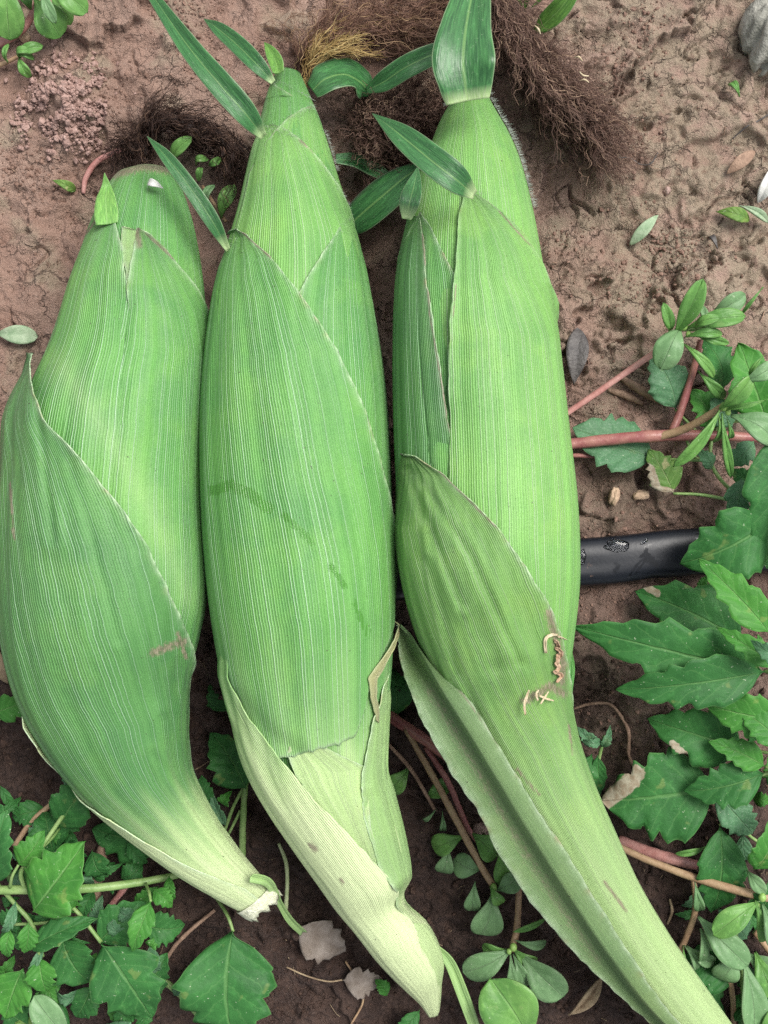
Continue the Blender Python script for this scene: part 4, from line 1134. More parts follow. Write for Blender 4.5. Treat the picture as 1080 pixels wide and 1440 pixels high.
FILL = np.random.default_rng(77)
def filler(count, x0, y0, x1, y1, z, mats, sizes=(22, 58)):
    out = []
    for k in range(count):
        x, y = FILL.uniform(x0, x1), FILL.uniform(y0, y1); a = FILL.uniform(0, 6.28); L = FILL.uniform(*sizes)
        zz = z + FILL.uniform(-3, 4)
        out.append(((x, y), (x + L * math.cos(a), y + L * math.sin(a)), L * FILL.uniform(.5, .85), mats[FILL.integers(0, len(mats))], 'goose', zz, zz + FILL.uniform(-4, 4)))
    return out
def plant(name, label, cat, root, stems=(), leaves=(), buds=(), group=None):
    r = thing(name, label, cat, P(root[0], root[1], gz(root[0], root[1])), group)
    for pts, rad, m in stems:
        tube('stem', pts, rad, m, r, sides=9, lump=.12)
    for L in leaves:
        base, tip, w, m, kind, zb, zt = L[:7]
        kw = L[7] if len(L) > 7 else {}
        kw = dict(kw)
        if kind == 'goose':
            kw.setdefault('roll', RNG.normal(0, 11)); kw.setdefault('bend', RNG.normal(0, .14)); kw.setdefault('fold', RNG.uniform(.08, .42)); kw.setdefault('arch', RNG.uniform(1, 6))
        else:
            kw.setdefault('roll', RNG.normal(0, 9)); kw.setdefault('bend', RNG.normal(0, .12)); kw.setdefault('fold', RNG.uniform(.1, .45))
        pet = kw.pop('pet', None)
        lf = leaf(r, base, tip, w, m, kind, zb, zt, **kw)
        if pet:
            ROOTLOC[lf.name] = ROOTLOC[r.name]
            petiole(lf, pet, (base[0], base[1], zb), 2.2 if kind == 'goose' else 2.0, kw.get('pm'))
    for bq in buds:
        bud(r, bq[0], bq[1], bq[2], bq[3] * .75)
    return r
g_, s_ = 'goose', 'spat'
WEED = 'goosefoot weeds round the ears'
PURS = 'purslane sprawling over the soil'

# -- upper right purslane with its red stems
plant('purslane_plant', 'purslane with bright spoon-shaped leaves on a straight pinkish tan stem', 'weed', (810, 585),
      [([(790, 586, 8), (840, 552, 10), (900, 510, 13), (938, 484, 17), (957, 462, 20)], [4.2, 4.5, 4.5, 4.5, 4], M_PINK),
       ([(957, 464, 20), (985, 462, 19), (1002, 452, 18)], 2.6, M_GSTEM), ([(985, 478, 16), (975, 520, 13), (958, 575, 11), (945, 608, 11)], [4, 5, 5.5, 6], M_RED)],
      [((948, 470), (988, 392), 30, MP, s_, 21, 34, dict(fold=.5)), ((940, 464), (932, 426), 17, MP, s_, 20, 28), ((966, 462), (1047, 446), 28, MP, s_, 21, 26, dict(fold=.35)), ((998, 442), (1046, 414), 28, MP_GREY, s_, 18, 22),
       ((955, 464), (929, 518), 40, MP_GREY, s_, 22, 24, dict(arch=5, fold=-.3)), ((964, 474), (1014, 470), 15, MP, s_, 22, 24), ((972, 468), (1024, 482), 14, MP, s_, 20, 22), ((980, 462), (1012, 448), 16, MP, s_, 24, 30),
       ((960, 484), (1002, 530), 16, MP, s_, 19, 17), ((982, 522), (1018, 558), 17, MP, s_, 17, 14), ((1040, 445), (1072, 405), 6, MP, 'lance', 17, 22), ((990, 470), (985, 430), 12, MP_GREY, s_, 18, 20)],
      [(961, 458, 24, 8), (968, 470, 23, 5)], PURS)
plant('purslane_plant', 'purslane with a star of narrow leaves on a thick red stem', 'weed', (930, 615),
      [([(780, 627, 8), (860, 618, 10), (925, 613, 12), (1000, 612, 9), (1100, 618, 6)], [7.5, 8, 8.5, 7, 6], M_RED), ([(925, 615, 12), (965, 602, 17), (1000, 582, 23), (1018, 570, 26)], [6, 5.5, 5, 4.5], M_TAN),
       ([(790, 640, 5), (825, 641, 6), (852, 644, 5)], [3, 3, 2.5], M_RED)],
      [((1014, 572), (947, 655), 19, MP, s_, 27, 22, dict(fold=.6)), ((1014, 582), (1027, 670), 14, MP, s_, 27, 20, dict(fold=.6, bend=.8)), ((1008, 584), (1002, 620), 11, MP, s_, 26, 22), ((1022, 575), (1078, 562), 8, MP, 'lance', 28, 32),
       ((1028, 586), (1088, 622), 44, MP_GREY, s_, 27, 28), ((1012, 572), (1056, 528), 26, MP, s_, 28, 36, dict(fold=.5)), ((1045, 535), (1088, 512), 24, MP_GREY, s_, 34, 36), ((1022, 590), (1024, 614), 9, MP, s_, 26, 22), ((1055, 525), (1074, 500), 7, MP, 'lance', 34, 38)],
      [(1018, 572, 28, 7), (1024, 580, 28, 5)], PURS)
# -- goosefoot leaves round those stems
plant('goosefoot_plant', 'goosefoot with smooth blue-green leaves lying beneath the thick red purslane stem', 'weed', (1000, 650),
      [([(1070, 700, 4), (1030, 690, 8), (1000, 650, 9), (1010, 600, 8), (1060, 590, 12), (1110, 585, 10)], 2.6, M_GSTEM), ([(1000, 650, 9), (975, 640, 8), (960, 600, 8), (952, 575, 8)], 2, M_GSTEM)],
      [((920, 645), (805, 602), 88, MW_MEALY, g_, 6, 6, dict(arch=1, fold=.05, pet=(1000, 648, 9), seed=5)), ((950, 576), (914, 500), 62, MW_MEALY, g_, 8, 8, dict(pet=(985, 612, 9))),
       ((947, 694), (912, 632), 50, MW_YEL, g_, 9, 8, dict(pet=(1022, 702, 8), dry=[([(912, 660), (925, 690), (945, 695)], 13)])), ((1012, 552), (985, 478), 62, MW, g_, 6, 6), ((1078, 592), (1040, 482), 82, MW_YOUNG, g_, 14, 18),
       ((1012, 602), (972, 548), 54, MW_YOUNG, g_, 10, 10), ((1030, 600), (1000, 560), 40, MW_MEALY, g_, 14, 14), ((1042, 672), (1036, 730), 42, MW_MEALY, g_, 18, 16), ((1078, 694), (1028, 660), 42, MW, g_, 14, 14), ((1060, 620), (1022, 655), 34, MW_MEALY, g_, 16, 14), ((1000, 660), (975, 632), 22, MW_MEALY, g_, 10, 10)],
      (), WEED)
# -- the big goosefoot on the right
plant('goosefoot_plant', 'large goosefoot with broad toothed leaves reaching over the black hose', 'weed', (1095, 930),
      [([(1120, 640, 30), (1100, 760, 34), (1098, 900, 34), (1105, 1020, 30), (1112, 1150, 20)], 7, M_GSTEM)],
      [((1082, 732), (956, 792), 100, MW, g_, 24, 20, dict(pet=(1105, 720, 32))), ((1090, 610), (1078, 800), 78, MW, g_, 30, 26, dict(seed=14)), ((1084, 892), (982, 786), 56, MW_YOUNG, g_, 40, 34, dict(fold=.4)),
       ((1094, 938), (1008, 882), 34, MW_YOUNG, g_, 42, 38, dict(fold=.4)), ((1098, 916), (1056, 900), 30, MW_MEALY, g_, 46, 46), ((1045, 905), (893, 832), 96, MW, g_, 12, 8, dict(dry=[([(905, 822), (925, 835)], 9)], seed=3, pet=(1095, 925, 20))),
       ((1078, 946), (804, 880), 92, MW, g_, 28, 26, dict(seed=8, arch=6, fold=.12, pet=(1100, 952, 32))), ((1075, 944), (866, 970), 74, MW, g_, 33, 28, dict(seed=12, arch=6, pet=(1100, 940, 34))), ((1098, 1012), (992, 990), 64, MW_YOUNG, g_, 30, 26, dict(seed=33)),
       ((1046, 1052), (910, 1010), 84, MW, g_, 16, 12, dict(seed=2, pet=(1105, 1060, 22), dry=[([(945, 1045), (962, 1060)], 9)])), ((1076, 1078), (996, 1042), 42, MW_YOUNG, g_, 24, 24, dict(pet=(1105, 1090, 26))), ((1075, 1086), (962, 1112), 64, MW, g_, 22, 18, dict(pet=(1105, 1084, 26))),
       ((1008, 1108), (846, 1126), 132, MW, g_, 13, 9, dict(seed=19, arch=4, fold=.12, dry=[([(850, 1128), (880, 1105), (895, 1088)], 22)], pet=(1080, 1088, 20))), ((1100, 1050), (1040, 1000), 50, MW_YOUNG, g_, 34, 30)] + filler(18, 975, 820, 1080, 1180, 3, [MW, MW_YOUNG, MW_MEALY], (18, 50)),
      (), WEED)
plant('goosefoot_plant', 'low goosefoot with drooping leaves under the large toothed one, over a tan stem', 'weed', (1040, 1180),
      [([(1005, 1118, 8), (1030, 1150, 5), (1060, 1180, 0), (1100, 1200, 2)], 2.4, M_GSTEM)],
      [((1004, 1112), (1058, 1172), 50, MW_MEALY, g_, 10, 4), ((1012, 1160), (1000, 1282), 70, MW, g_, 8, 2, dict(pet=(1030, 1140, 8))), ((1060, 1222), (1092, 1140), 58, MW_YOUNG, g_, 18, 22), ((1062, 1290), (1090, 1230), 44, MW, g_, 10, 14), ((1040, 1372), (962, 1345), 78, MW, g_, 2, -2), ((1010, 1395), (955, 1450), 70, MW, g_, 0, -4), ((1050, 1320), (1010, 1280), 40, MW_MEALY, g_, 4, 2)] + filler(26, 980, 1230, 1085, 1440, -4, [MW, MW, MW_MEALY], (18, 50)),
      (), WEED)
plant('purslane_plant', 'purslane with a long bare tan stem near the rightmost ear stalk', 'weed', (970, 1230),
      [([(850, 1180, -2), (905, 1207, 3), (970, 1232, 8), (1030, 1250, 13), (1080, 1262, 16), (1120, 1265, 14)], [5, 5, 5.5, 6, 6, 5], M_TAN), ([(975, 1234, 8), (978, 1278, 7), (965, 1318, 5), (952, 1346, 3)], [4, 4.4, 4.4, 4.5], M_TAN),
       ([(1062, 1262, 14), (1035, 1300, 8), (1042, 1360, 4), (1048, 1450, 0)], 3.0, M_GSTEM), ([(1020, 1350, 6), (1030, 1400, 2), (1032, 1460, -2)], 4, M_TAN), ([(1062, 1310, 2), (1090, 1350, 2), (1110, 1400, 2)], 5, M_TAN)],
      [((1066, 1268), (1003, 1314), 36, MP, s_, 16, 18, dict(roll=-20)), ((982, 1290), (1050, 1358), 42, MP_GREY, s_, 10, 14), ((1062, 1266), (1072, 1322), 18, MP, s_, 17, 12), ((1072, 1272), (1092, 1334), 30, MP_GREY, s_, 17, 18),
       ((977, 1240), (984, 1278), 16, MP_GREY, s_, 10, 6), ((984, 1306), (984, 1350), 15, MP_GREY, s_, 9, 8), ((986, 1306), (1000, 1334), 9, MP_GREY, s_, 9, 8), ((962, 1330), (976, 1362), 13, MP_GREY, s_, 5, 4), ((966, 1330), (1004, 1352), 20, MP_GREY, s_, 5, 5), ((960, 1330), (956, 1352), 8, MP, s_, 5, 3),
       ((1044, 1350), (1058, 1452), 42, MP_GREY, s_, 6, 8), ((1030, 1340), (1008, 1372), 40, MP_GREY, s_, 6, 5), ((1062, 1340), (1085, 1400), 34, MP, s_, 4, 6), ((1050, 1340), (1095, 1372), 36, MP_GREY, s_, 2, 4), ((1052, 1225), (1076, 1255), 20, MP_GREY, s_, 14, 18), ((1085, 1400), (1075, 1450), 36, MP, s_, 6, 8), ((990, 1190), (950, 1200), 10, MP, s_, 3, 5)],
      [(1072, 1262, 19, 7), (1066, 1274, 16, 5)], PURS)
# -- between the middle and right stalks
plant('purslane_plant', 'shaded purslane with crossing red and tan stems between middle and rightmost stalks', 'weed', (690, 1250),
      [([(520, 985, -4), (560, 1015, 0), (600, 1042, 2), (640, 1072, 0)], [7, 8, 8, 7], M_RED), ([(570, 1025, 2), (605, 1085, 2), (640, 1150, 0), (672, 1210, -3), (694, 1246, -4)], [4, 4.6, 5, 5, 5], M_TAN),
       ([(545, 1045, -2), (580, 1085, -3), (612, 1140, -6)], [2.6, 3, 2.5], M_WOOD), ([(598, 1050, -1), (630, 1100, -3), (660, 1168, -6), (690, 1200, -8)], [4, 4.5, 4, 3], M_RED)],
      [((692, 1256), (676, 1312), 46, MP_GREY, s_, -4, -7), ((668, 1240), (664, 1278), 24, MP_GREY, s_, -5, -8), ((652, 1176), (610, 1190), 32, MP, s_, -4, -8), ((630, 1192), (620, 1224), 26, MP_GREY, s_, -6, -9), ((674, 1222), (640, 1208), 36, MP_GREY, s_, -5, -6),
       ((665, 1172), (702, 1196), 40, MP, s_, -6, -8), ((704, 1190), (712, 1244), 34, MP, s_, -5, -6), ((700, 1250), (728, 1232), 30, MP_GREY, s_, -4, -4), ((622, 1142), (622, 1166), 10, MP_GREY, s_, -6, -8), ((612, 1138), (596, 1150), 7, MP_GREY, s_, -6, -8), ((575, 1080), (545, 1110), 30, MP, s_, -8, -9), ((690, 1246), (705, 1268), 18, MP, s_, -2, -3), ((600, 1120), (630, 1098), 24, MP, s_, -8, -8), ((655, 1040), (640, 1075), 20, MP, s_, -4, -8)],
      [(694, 1248, -2, 7)], PURS)
plant('purslane_plant', 'purslane with an open rosette of dull oval leaves left of the rightmost stalk', 'weed', (722, 1335),
      [([(730, 1225, -6), (729, 1270, -5), (726, 1310, -3), (718, 1338, 0)], [4, 4.6, 5, 4], M_TAN)],
      [((720, 1334), (652, 1366), 38, MP_GREY, s_, 0, -2, dict(roll=-15)), ((732, 1340), (792, 1400), 50, MP_GREY, s_, 1, 2), ((718, 1342), (719, 1395), 17, MP_GREY, s_, 2, 0), ((722, 1342), (741, 1384), 20, MP_GREY, s_, 1, 0), ((726, 1322), (766, 1324), 14, MP_GREY, s_, 2, 0), ((722, 1310), (768, 1290), 9, MP, 'lance', 1, -2),
       ((722, 1332), (752, 1350), 22, MP, s_, 0, -2), ((716, 1334), (680, 1330), 22, MP, s_, -2, -4), ((745, 1460), (690, 1376), 82, MP, s_, 6, 10)],
      [(722, 1332, 3, 7), (716, 1338, 3, 5)], PURS)
# -- lower left goosefoot
plant('goosefoot_plant', 'goosefoot dense with toothed leaves along a level green stem below the leftmost ear', 'weed', (40, 1260),
      [([(-30, 1252, 16), (35, 1251, 17), (130, 1249, 14), (200, 1240, 8), (262, 1228, 2)], [6, 6.2, 6, 5.5, 4.5], M_GSTEM), ([(-20, 1225, 10), (20, 1270, 14), (45, 1300, 14), (60, 1345, 12)], 3, M_GSTEM),
       ([(35, 1252, 17), (30, 1225, 20), (52, 1200, 18), (100, 1130, 6)], 3, M_GSTEM), ([(70, 1282, 15), (100, 1275, 14), (143, 1326, 16)], 2.8, M_GSTEM), ([(20, 1300, 10), (60, 1298, 12), (110, 1290, 10)], 2.2, M_GSTEM)],
      [((46, 1283), (120, 1184), 96, MW_YOUNG, g_, 24, 28, dict(seed=41, fold=.15)), ((26, 1216), (62, 1168), 44, MW_YOUNG, g_, 22, 22, dict(pet=(14, 1248, 18))), ((-12, 1245), (10, 1138), 60, MW, g_, 24, 26), ((84, 1165), (136, 1088), 62, MW, g_, 6, 4, dict(pet=(52, 1198, 16))),
       ((228, 1192), (130, 1166), 70, MW, g_, -2, -4), ((138, 1326), (206, 1268), 62, MW, g_, 8, 4), ((212, 1268), (186, 1338), 36, MW_YOUNG, g_, 20, 22, dict(pet=(205, 1243, 10))), ((200, 1298), (260, 1300), 48, MW, g_, 0, -4),
       ((40, 1336), (138, 1292), 40, MW, g_, 20, 18, dict(roll=35)), ((143, 1326), (214, 1432), 104, MW, g_, 18, 14, dict(seed=45, fold=.12)), ((88, 1320), (128, 1380), 72, MW, g_, 8, 6), ((55, 1346), (66, 1394), 46, MW_YOUNG, g_, 20, 20, dict(pet=(62, 1325, 18))),
       ((32, 1362), (8, 1432), 62, MW_YOUNG, g_, 18, 16), ((40, 1298), (34, 1340), 30, MW_YOUNG, g_, 22, 20), ((15, 1306), (12, 1346), 22, MW_YOUNG, g_, 24, 22), ((98, 1455), (48, 1400), 42, MP_GREY, s_, 14, 20), ((130, 1385), (108, 1430), 46, MW, g_, 4, 2),
       ((216, 1250), (242, 1276), 28, MW_YOUNG, g_, 12, 12), ((238, 1232), (246, 1264), 17, MW_YOUNG, g_, 10, 10), ((75, 1200), (62, 1140), 56, MW, g_, 0, -3), ((130, 1195), (152, 1230), 40, MW, g_, 2, 0), ((60, 1425), (30, 1460), 50, MW_YEL, g_, 2, 0), ((0, 1300), (30, 1280), 40, MW, g_, 6, 4), ((85, 1400), (60, 1440), 52, MW, g_, 2, 0),
       ((150, 1440), (210, 1465), 40, MW_MEALY, g_, 6, 4), ((190, 1285), (165, 1275), 26, MW_MEALY, g_, 6, 6), ((22, 1268), (2, 1310), 16, MW_MEALY, g_, 22, 22, dict(fold=.8)), ((62, 1330), (38, 1372), 12, MW_MEALY, g_, 19, 19, dict(fold=.8)), ((100, 1312), (76, 1300), 30, MW_YOUNG, g_, 14, 14), ((105, 1280), (86, 1262), 34, MW_YOUNG, g_, 12, 12), ((170, 1235), (200, 1212), 34, MW, g_, -2, -4), ((195, 1400), (235, 1340), 44, MW, g_, 2, 0),
       ((8, 1190), (-15, 1110), 40, MW, g_, 10, 8), ((40, 1440), (5, 1410), 40, MW, g_, 6, 4), ((210, 1330), (225, 1365), 26, MW_MEALY, g_, 2, 0)] + filler(64, -5, 1165, 220, 1440, 0, [MW, MW, MW_YOUNG, MW_MEALY], (16, 46)) + filler(8, 60, 1100, 130, 1200, -4, [MW, MW, MW_MEALY]),
      (), WEED)
plant('goosefoot_plant', 'big goosefoot leaf pointing down below the snapped stalk of the leftmost ear', 'weed', (300, 1260),
      [([(296, 1250, -8), (312, 1274, 4), (321, 1290, 9), (328, 1310, 10)], [2.6, 2.6, 2.4, 2.2], M_GSTEM), ([(215, 1370, -6), (250, 1395, -4), (300, 1450, -4)], [4.5, 5, 5], M_GSTEM)],
      [((328, 1308), (332, 1470), 138, MW, g_, 10, 8, dict(seed=52, arch=4, fold=.08)), ((245, 1400), (262, 1375), 18, MW_MEALY, g_, 0, -2)],
      (), WEED)
plant('goosefoot_plant', 'shaded goosefoot sprout in the dark gap between the leftmost and middle stalks', 'weed', (338, 1190),
      [([(341, 1230, -8), (341, 1180, -6), (343, 1130, -4), (346, 1095, -4)], [4.5, 5, 4.5, 4], M_GSTEM), ([(316, 1168, -9), (328, 1135, -6), (344, 1105, -4)], 2.5, M_GSTEM), ([(322, 1172, -9), (338, 1140, -6)], 2.2, M_GSTEM)],
      [((346, 1110), (296, 1030), 70, MW, g_, -3, -5), ((318, 1160), (298, 1112), 20, MW_MEALY, g_, -5, -4, dict(fold=.6)), ((316, 1132), (326, 1112), 20, MW_YOUNG, g_, -4, -3), ((295, 1130), (284, 1090), 26, MW, g_, -5, -6), ((330, 1000), (300, 950), 46, MW, g_, -8, -9)],
      (), WEED)
plant('goosefoot_plant', 'small goosefoot leaves poking out beneath the left side of the leftmost ear', 'weed', (10, 1000),
      [([(-20, 1020, -2), (10, 1008, 0), (46, 1006, -2)], 2.0, M_GSTEM), ([(20, 1190, 0), (50, 1150, -2), (112, 1100, -6)], [4, 4, 3.5], M_TAN)],
      [((-8, 1002), (44, 984), 42, MW_YOUNG, g_, 4, 4), ((44, 1010), (56, 1028), 14, MW_YOUNG, g_, -2, -4), ((-10, 1150), (30, 1120), 14, MW, g_, 2, -4), ((0, 1105), (28, 1150), 14, MW, g_, 0, -4)],
      (), WEED)
plant('goosefoot_plant', 'goosefoot sprig with folded mealy tip leaves close to the edge of the rightmost stalk', 'weed', (840, 1080),
      [([(838, 1120, -6), (842, 1070, 2), (850, 1035, 6)], 2.4, M_GSTEM)],
      [((846, 1050), (858, 1020), 14, MW_MEALY, g_, 6, 8, dict(fold=.7)), ((842, 1048), (812, 1022), 20, MW_MEALY, g_, 6, 6, dict(fold=.6)), ((846, 1042), (816, 1040), 14, MW_MEALY, g_, 7, 7), ((840, 1062), (836, 1125), 24, MW, g_, 3, -2), ((832, 1060), (812, 1110), 36, MW, g_, 0, -4)],
      (), WEED)
plant('goosefoot_plant', 'dark leaf sheltering in the slot between the middle ear and the folded outer husk', 'weed', (556, 985), [([(556, 1010, -4), (554, 990, -2)], 2, M_GSTEM)],
      [((556, 1008), (552, 930), 46, MW, g_, -3, -4), ((545, 1400), (528, 1378), 20, MW_YOUNG, g_, -6, -8), ((590, 1420), (555, 1455), 24, MW, g_, -8, -9)], (), WEED)
# -- top left purslane
plant('purslane_plant', 'purslane in the top left corner with large white-speckled oval leaves', 'weed', (20, 50),
      [([(-20, 66, 3), (10, 56, 5), (35, 38, 8), (50, 8, 10), (55, -20, 10)], [5, 5.5, 5, 4.5, 4], M_PINK)],
      [((10, -25), (14, 55), 48, MP, s_, 14, 8), ((50, 0), (84, 52), 46, MP, s_, 12, 8), ((68, -14), (122, 18), 36, MP, s_, 16, 14), ((62, -8), (78, 32), 17, MP_GREY, s_, 18, 18), ((72, -2), (98, 34), 24, MP, s_, 8, 6), ((44, 12), (36, -14), 20, MP, s_, 10, 12), ((36, 0), (60, -10), 26, MP_GREY, s_, 16, 18)], (), PURS)
plant('purslane_plant', 'tiny purslane sprout with four leaves next to the pinkish crumb mound', 'weed', (28, 82),
      [([(-12, 95, 3), (8, 88, 4), (28, 78, 5)], [3.2, 3, 2.6], M_TAN)],
      [((28, 80), (60, 66), 16, MP, s_, 6, 8), ((28, 82), (42, 107), 15, MP, s_, 6, 4), ((28, 80), (45, 74), 11, MP, s_, 7, 9), ((12, 86), (13, 64), 8, MP, s_, 5, 7), ((30, 82), (46, 84), 10, MP, s_, 6, 6)], (), PURS)
plant('purslane_plant', 'small shaded weed sprigs between the leftmost ear and the middle ear near the dark silk', 'weed', (292, 260),
      [([(285, 262, 2), (300, 285, 4), (318, 312, 5)], 2.4, M_TAN)],
      [((244, 228), (270, 194), 20, MP, s_, 8, 14), ((278, 232), (292, 226), 11, MP, s_, 5, 6), ((296, 232), (310, 224), 11, MP, s_, 5, 6), ((285, 240), (280, 254), 10, MP, s_, 5, 6), ((312, 306), (330, 262), 22, MP, s_, 6, 9), ((296, 288), (302, 262), 14, MP_GREY, s_, 5, 7)], (), PURS)

def grass_tuft():
    r = thing('grass_tuft', 'green grass blades at the top edge beside the brown silk', 'grass', P(760, 10, gz(760, 10)))
    ribbon('blade', [(752, 44, 10), (768, 32, 14), (790, 10, 20), (812, -22, 26)], [3, 13, 14, 9], MB_YOUNG, r, fold=.25)
    ribbon('blade', [(738, 14, 6), (741, 0, 9), (752, -25, 14)], [1, 4, 4], MB_YOUNG, r, fold=.3)
    ribbon('blade', [(734, 8, 6), (728, -6, 9), (726, -25, 12)], [1, 3.5, 3], MB_YOUNG, r, fold=.3)
    ribbon('blade', [(748, 10, 6), (762, -4, 9), (768, -25, 14)], [1, 3.5, 3], MB_YOUNG, r, fold=.3)
grass_tuft()

# ------------------------------------------------------------------ hose
def hose():
    ax0 = catmull(np.array([(540, 812, 4.5), (700, 800, 4.6), (820, 791, 4.8), (960, 777, 4.8), (1090, 770, 4.5), (1250, 760, 4.5), (1500, 745, 4.5), (2600, 690, 4)], float), 120)
    C = np.array([P(*q) for q in ax0]); D = np.gradient(C, axis=0); D /= np.linalg.norm(D, axis=1)[:, None]
    S = np.cross(D, (0, 0, 1.0)); S /= np.linalg.norm(S, axis=1)[:, None]
    m = 40; V = []
    for i in range(120):
        for j in range(m):
            th = 2 * np.pi * j / m
            c, s = math.cos(th), math.sin(th)
            x = .0083 * np.sign(c) * abs(c) ** .8; z = .0046 * np.sign(s) * abs(s) ** .75
            z -= .0005 * math.exp(-((x - .001) / .002) ** 2) * (s > 0) * (.6 + .4 * math.sin(i * .25))
            x += .0003 * float(vnoise(np.array(i * .15), np.array(j * .1), 5))
            V.append(C[i] + S[i] * x + np.array([0, 0, z]))
    i, j = np.meshgrid(np.arange(119), np.arange(m), indexing='ij'); j2 = (j + 1) % m
    F = np.stack([i * m + j, i * m + j2, (i + 1) * m + j2, (i + 1) * m + j], -1).reshape(-1, 4).tolist()
    F += [list(range(m))[::-1], [119 * m + q for q in range(m)]]
    o = mesh_obj('drip_hose', V, F, M_HOSE, None)
    tag(o, 'flattened black plastic irrigation hose running under the rightmost ear', 'hose')
hose()
def water_blob(x, y, z, rx, ry, rot, label, h=1.0):
    n, m = 8, 28
    V, F = [], []
    c, s = math.cos(rot), math.sin(rot)
    for i in range(n):
        t = i / (n - 1)
        for j in range(m):
            th = 2 * np.pi * j / m
            w = 1 + .28 * float(vnoise(np.array(math.cos(th) * 1.6 + x), np.array(math.sin(th) * 1.6 + y), 7))
            a, b2 = rx * (1 - t) * w * math.cos(th), ry * (1 - t) * w * math.sin(th)
            V.append(P(x + a * c - b2 * s, y + a * s + b2 * c, z + h * math.sqrt(max(0, 1 - (1 - t) ** 2))))
    i, j = np.meshgrid(np.arange(n - 1), np.arange(m), indexing='ij'); j2 = (j + 1) % m
    F = np.stack([i * m + j, (i + 1) * m + j, (i + 1) * m + j2, i * m + j2], -1).reshape(-1, 4).tolist()
    F.append([q for q in range(m)])
    o = mesh_obj('water_drop', V, F, M_WATER, None)
    tag(o, label, 'water drop', 'water drops on the black hose')
water_blob(868, 768, 8.9, 18, 11, .05, 'largest water drop, on top of the black hose in mid view', 1.0)
water_blob(906, 762, 8.9, 7, 2.6, -.7, 'thin slanting water drop on the black hose beside the largest drop', .6)
water_blob(819, 784, 9.0, 6, 11, .1, 'water drop on the black hose touching the rightmost ear', .9)
water_blob(900, 812, 5.6, 10, 4, -.1, 'water drop on the lower side of the black hose', .7)

# ------------------------------------------------------------------ stones, twigs, fallen leaves
def stone(name, label, cat, x, y, rx, ry, hh, mat, rot=0.0, seed=0, sink=.3, sub=18, rough=.25, group=None):
    th, ph = np.meshgrid(np.linspace(0, np.pi, sub), np.linspace(0, 2 * np.pi, sub * 2, endpoint=False), indexing='ij')
    d = np.stack([np.sin(th) * np.cos(ph), np.sin(th) * np.sin(ph), np.cos(th)], -1)
    k = 1 + rough * vnoise(d[..., 0] * 1.5 + seed, d[..., 1] * 1.5 + d[..., 2] * 1.1, 4) + rough * .5 * vnoise(d[..., 0] * 4 + seed, d[..., 1] * 4 + d[..., 2] * 3, 5)
    k = np.clip(k, .55, 1.15)
    c, s = math.cos(rot), math.sin(rot)
    X, Y = d[..., 0] * rx * k, d[..., 1] * ry * k
    g0 = gz(x, y)
    pts = np.stack([x + X * c - Y * s, y + X * s + Y * c, g0 + hh * (d[..., 2] * k + 1 - 2 * sink)], -1).reshape(-1, 3)
    zc = g0
    V = np.array([P(x, y, zc) + np.array([(q[0] - x) * K, -(q[1] - y) * K, (q[2] - zc) * .001]) for q in pts])
    m = sub * 2
    i, j = np.meshgrid(np.arange(sub - 1), np.arange(m), indexing='ij'); j2 = (j + 1) % m
    F = np.stack([i * m + j, i * m + j2, (i + 1) * m + j2, (i + 1) * m + j], -1).reshape(-1, 4)
    o = mesh_obj(name, V, F, mat, None)
    return tag(o, label, cat, group)
stone('rock', 'grey lichen-mottled rock at the top right corner', 'rock', 1088, 45, 45, 62, 11, M_STONE, .35, 3, .3, 40, .45)
stone('pebble', 'orange tan pebble in the mud above the black hose', 'pebble', 863, 698, 8, 13, 2.2, M_PEBBLE, .1, 5)
stone('pebble', 'flat yellowish pebble beside the orange one above the hose', 'pebble', 901, 696, 12, 7, 1.6, M_PEBBLE, -.1, 8)
stone('pebble', 'pinkish grey pebble beside the edge of the folded husk leaf', 'pebble', 676, 1167, 14, 11, 4, M_PINKSTONE, .2, 11)
stone('pebble', 'pale lilac pebble tucked under the brown silk', 'pebble', 795, 208, 10, 8, 2.6, M_PINKSTONE, -.6, 15)
stone('pebble', 'rounded beige pebble beside the purslane in the top left corner', 'pebble', 36, 54, 8, 7, 2.5, M_PEBBLE, 0, 18)
stone('pebble', 'small round brown pebble on bare soil left of the faded green leaf', 'pebble', 936, 269, 6.5, 6.5, 2, M_PINKSTONE, 0, 21)

def loose(name, label, cat, base, tip, w, mat, kind='lance', up=1.6, group=None, **kw):
    zb = gz(*base) + up; zt = gz(*tip) + up
    o = leaf(None, base, tip, w, mat, kind, zb, zt, name=name, **kw)
    return tag(o, label, cat, group)
FL = 'small leaves fallen on the soil'
loose('fallen_leaf', 'pale grey-green oval leaf fallen on soil above the leftmost husk tip', 'leaf', (-4, 470), (52, 474), 27, M_FADED, 'spat', 2.0, FL)
loose('fallen_leaf', 'faded green leaf with frayed end on the bare soil right of the rightmost ear', 'leaf', (886, 344), (924, 303), 17, M_FADED, 'lance', 1.8, FL)
loose('fallen_leaf', 'yellow-green pointed leaf beside the white petal', 'leaf', (1052, 310), (1008, 298), 20, MW_YEL, 'lance', 2.0, FL)
loose('fallen_leaf', 'curled pale leaf overlapping the yellow-green one', 'leaf', (1078, 313), (1040, 290), 13, M_FADED, 'lance', 2.8, FL, fold=.7)
loose('petal', 'white and grey withered petal at the right edge above the yellow-green leaf', 'petal', (1066, 284), (1082, 238), 18, M_WHITE, 'lance', 2.0, None, fold=.5)
loose('fallen_leaf', 'tiny bright green leaf on the soil below the grey rock', 'leaf', (1039, 136), (1026, 121), 11, MP, 'spat', 1.6, FL)
loose('fallen_leaf', 'small mottled green leaf below the crumb mound', 'leaf', (104, 268), (74, 254), 14, MW_YEL, 'lance', 1.6, FL)
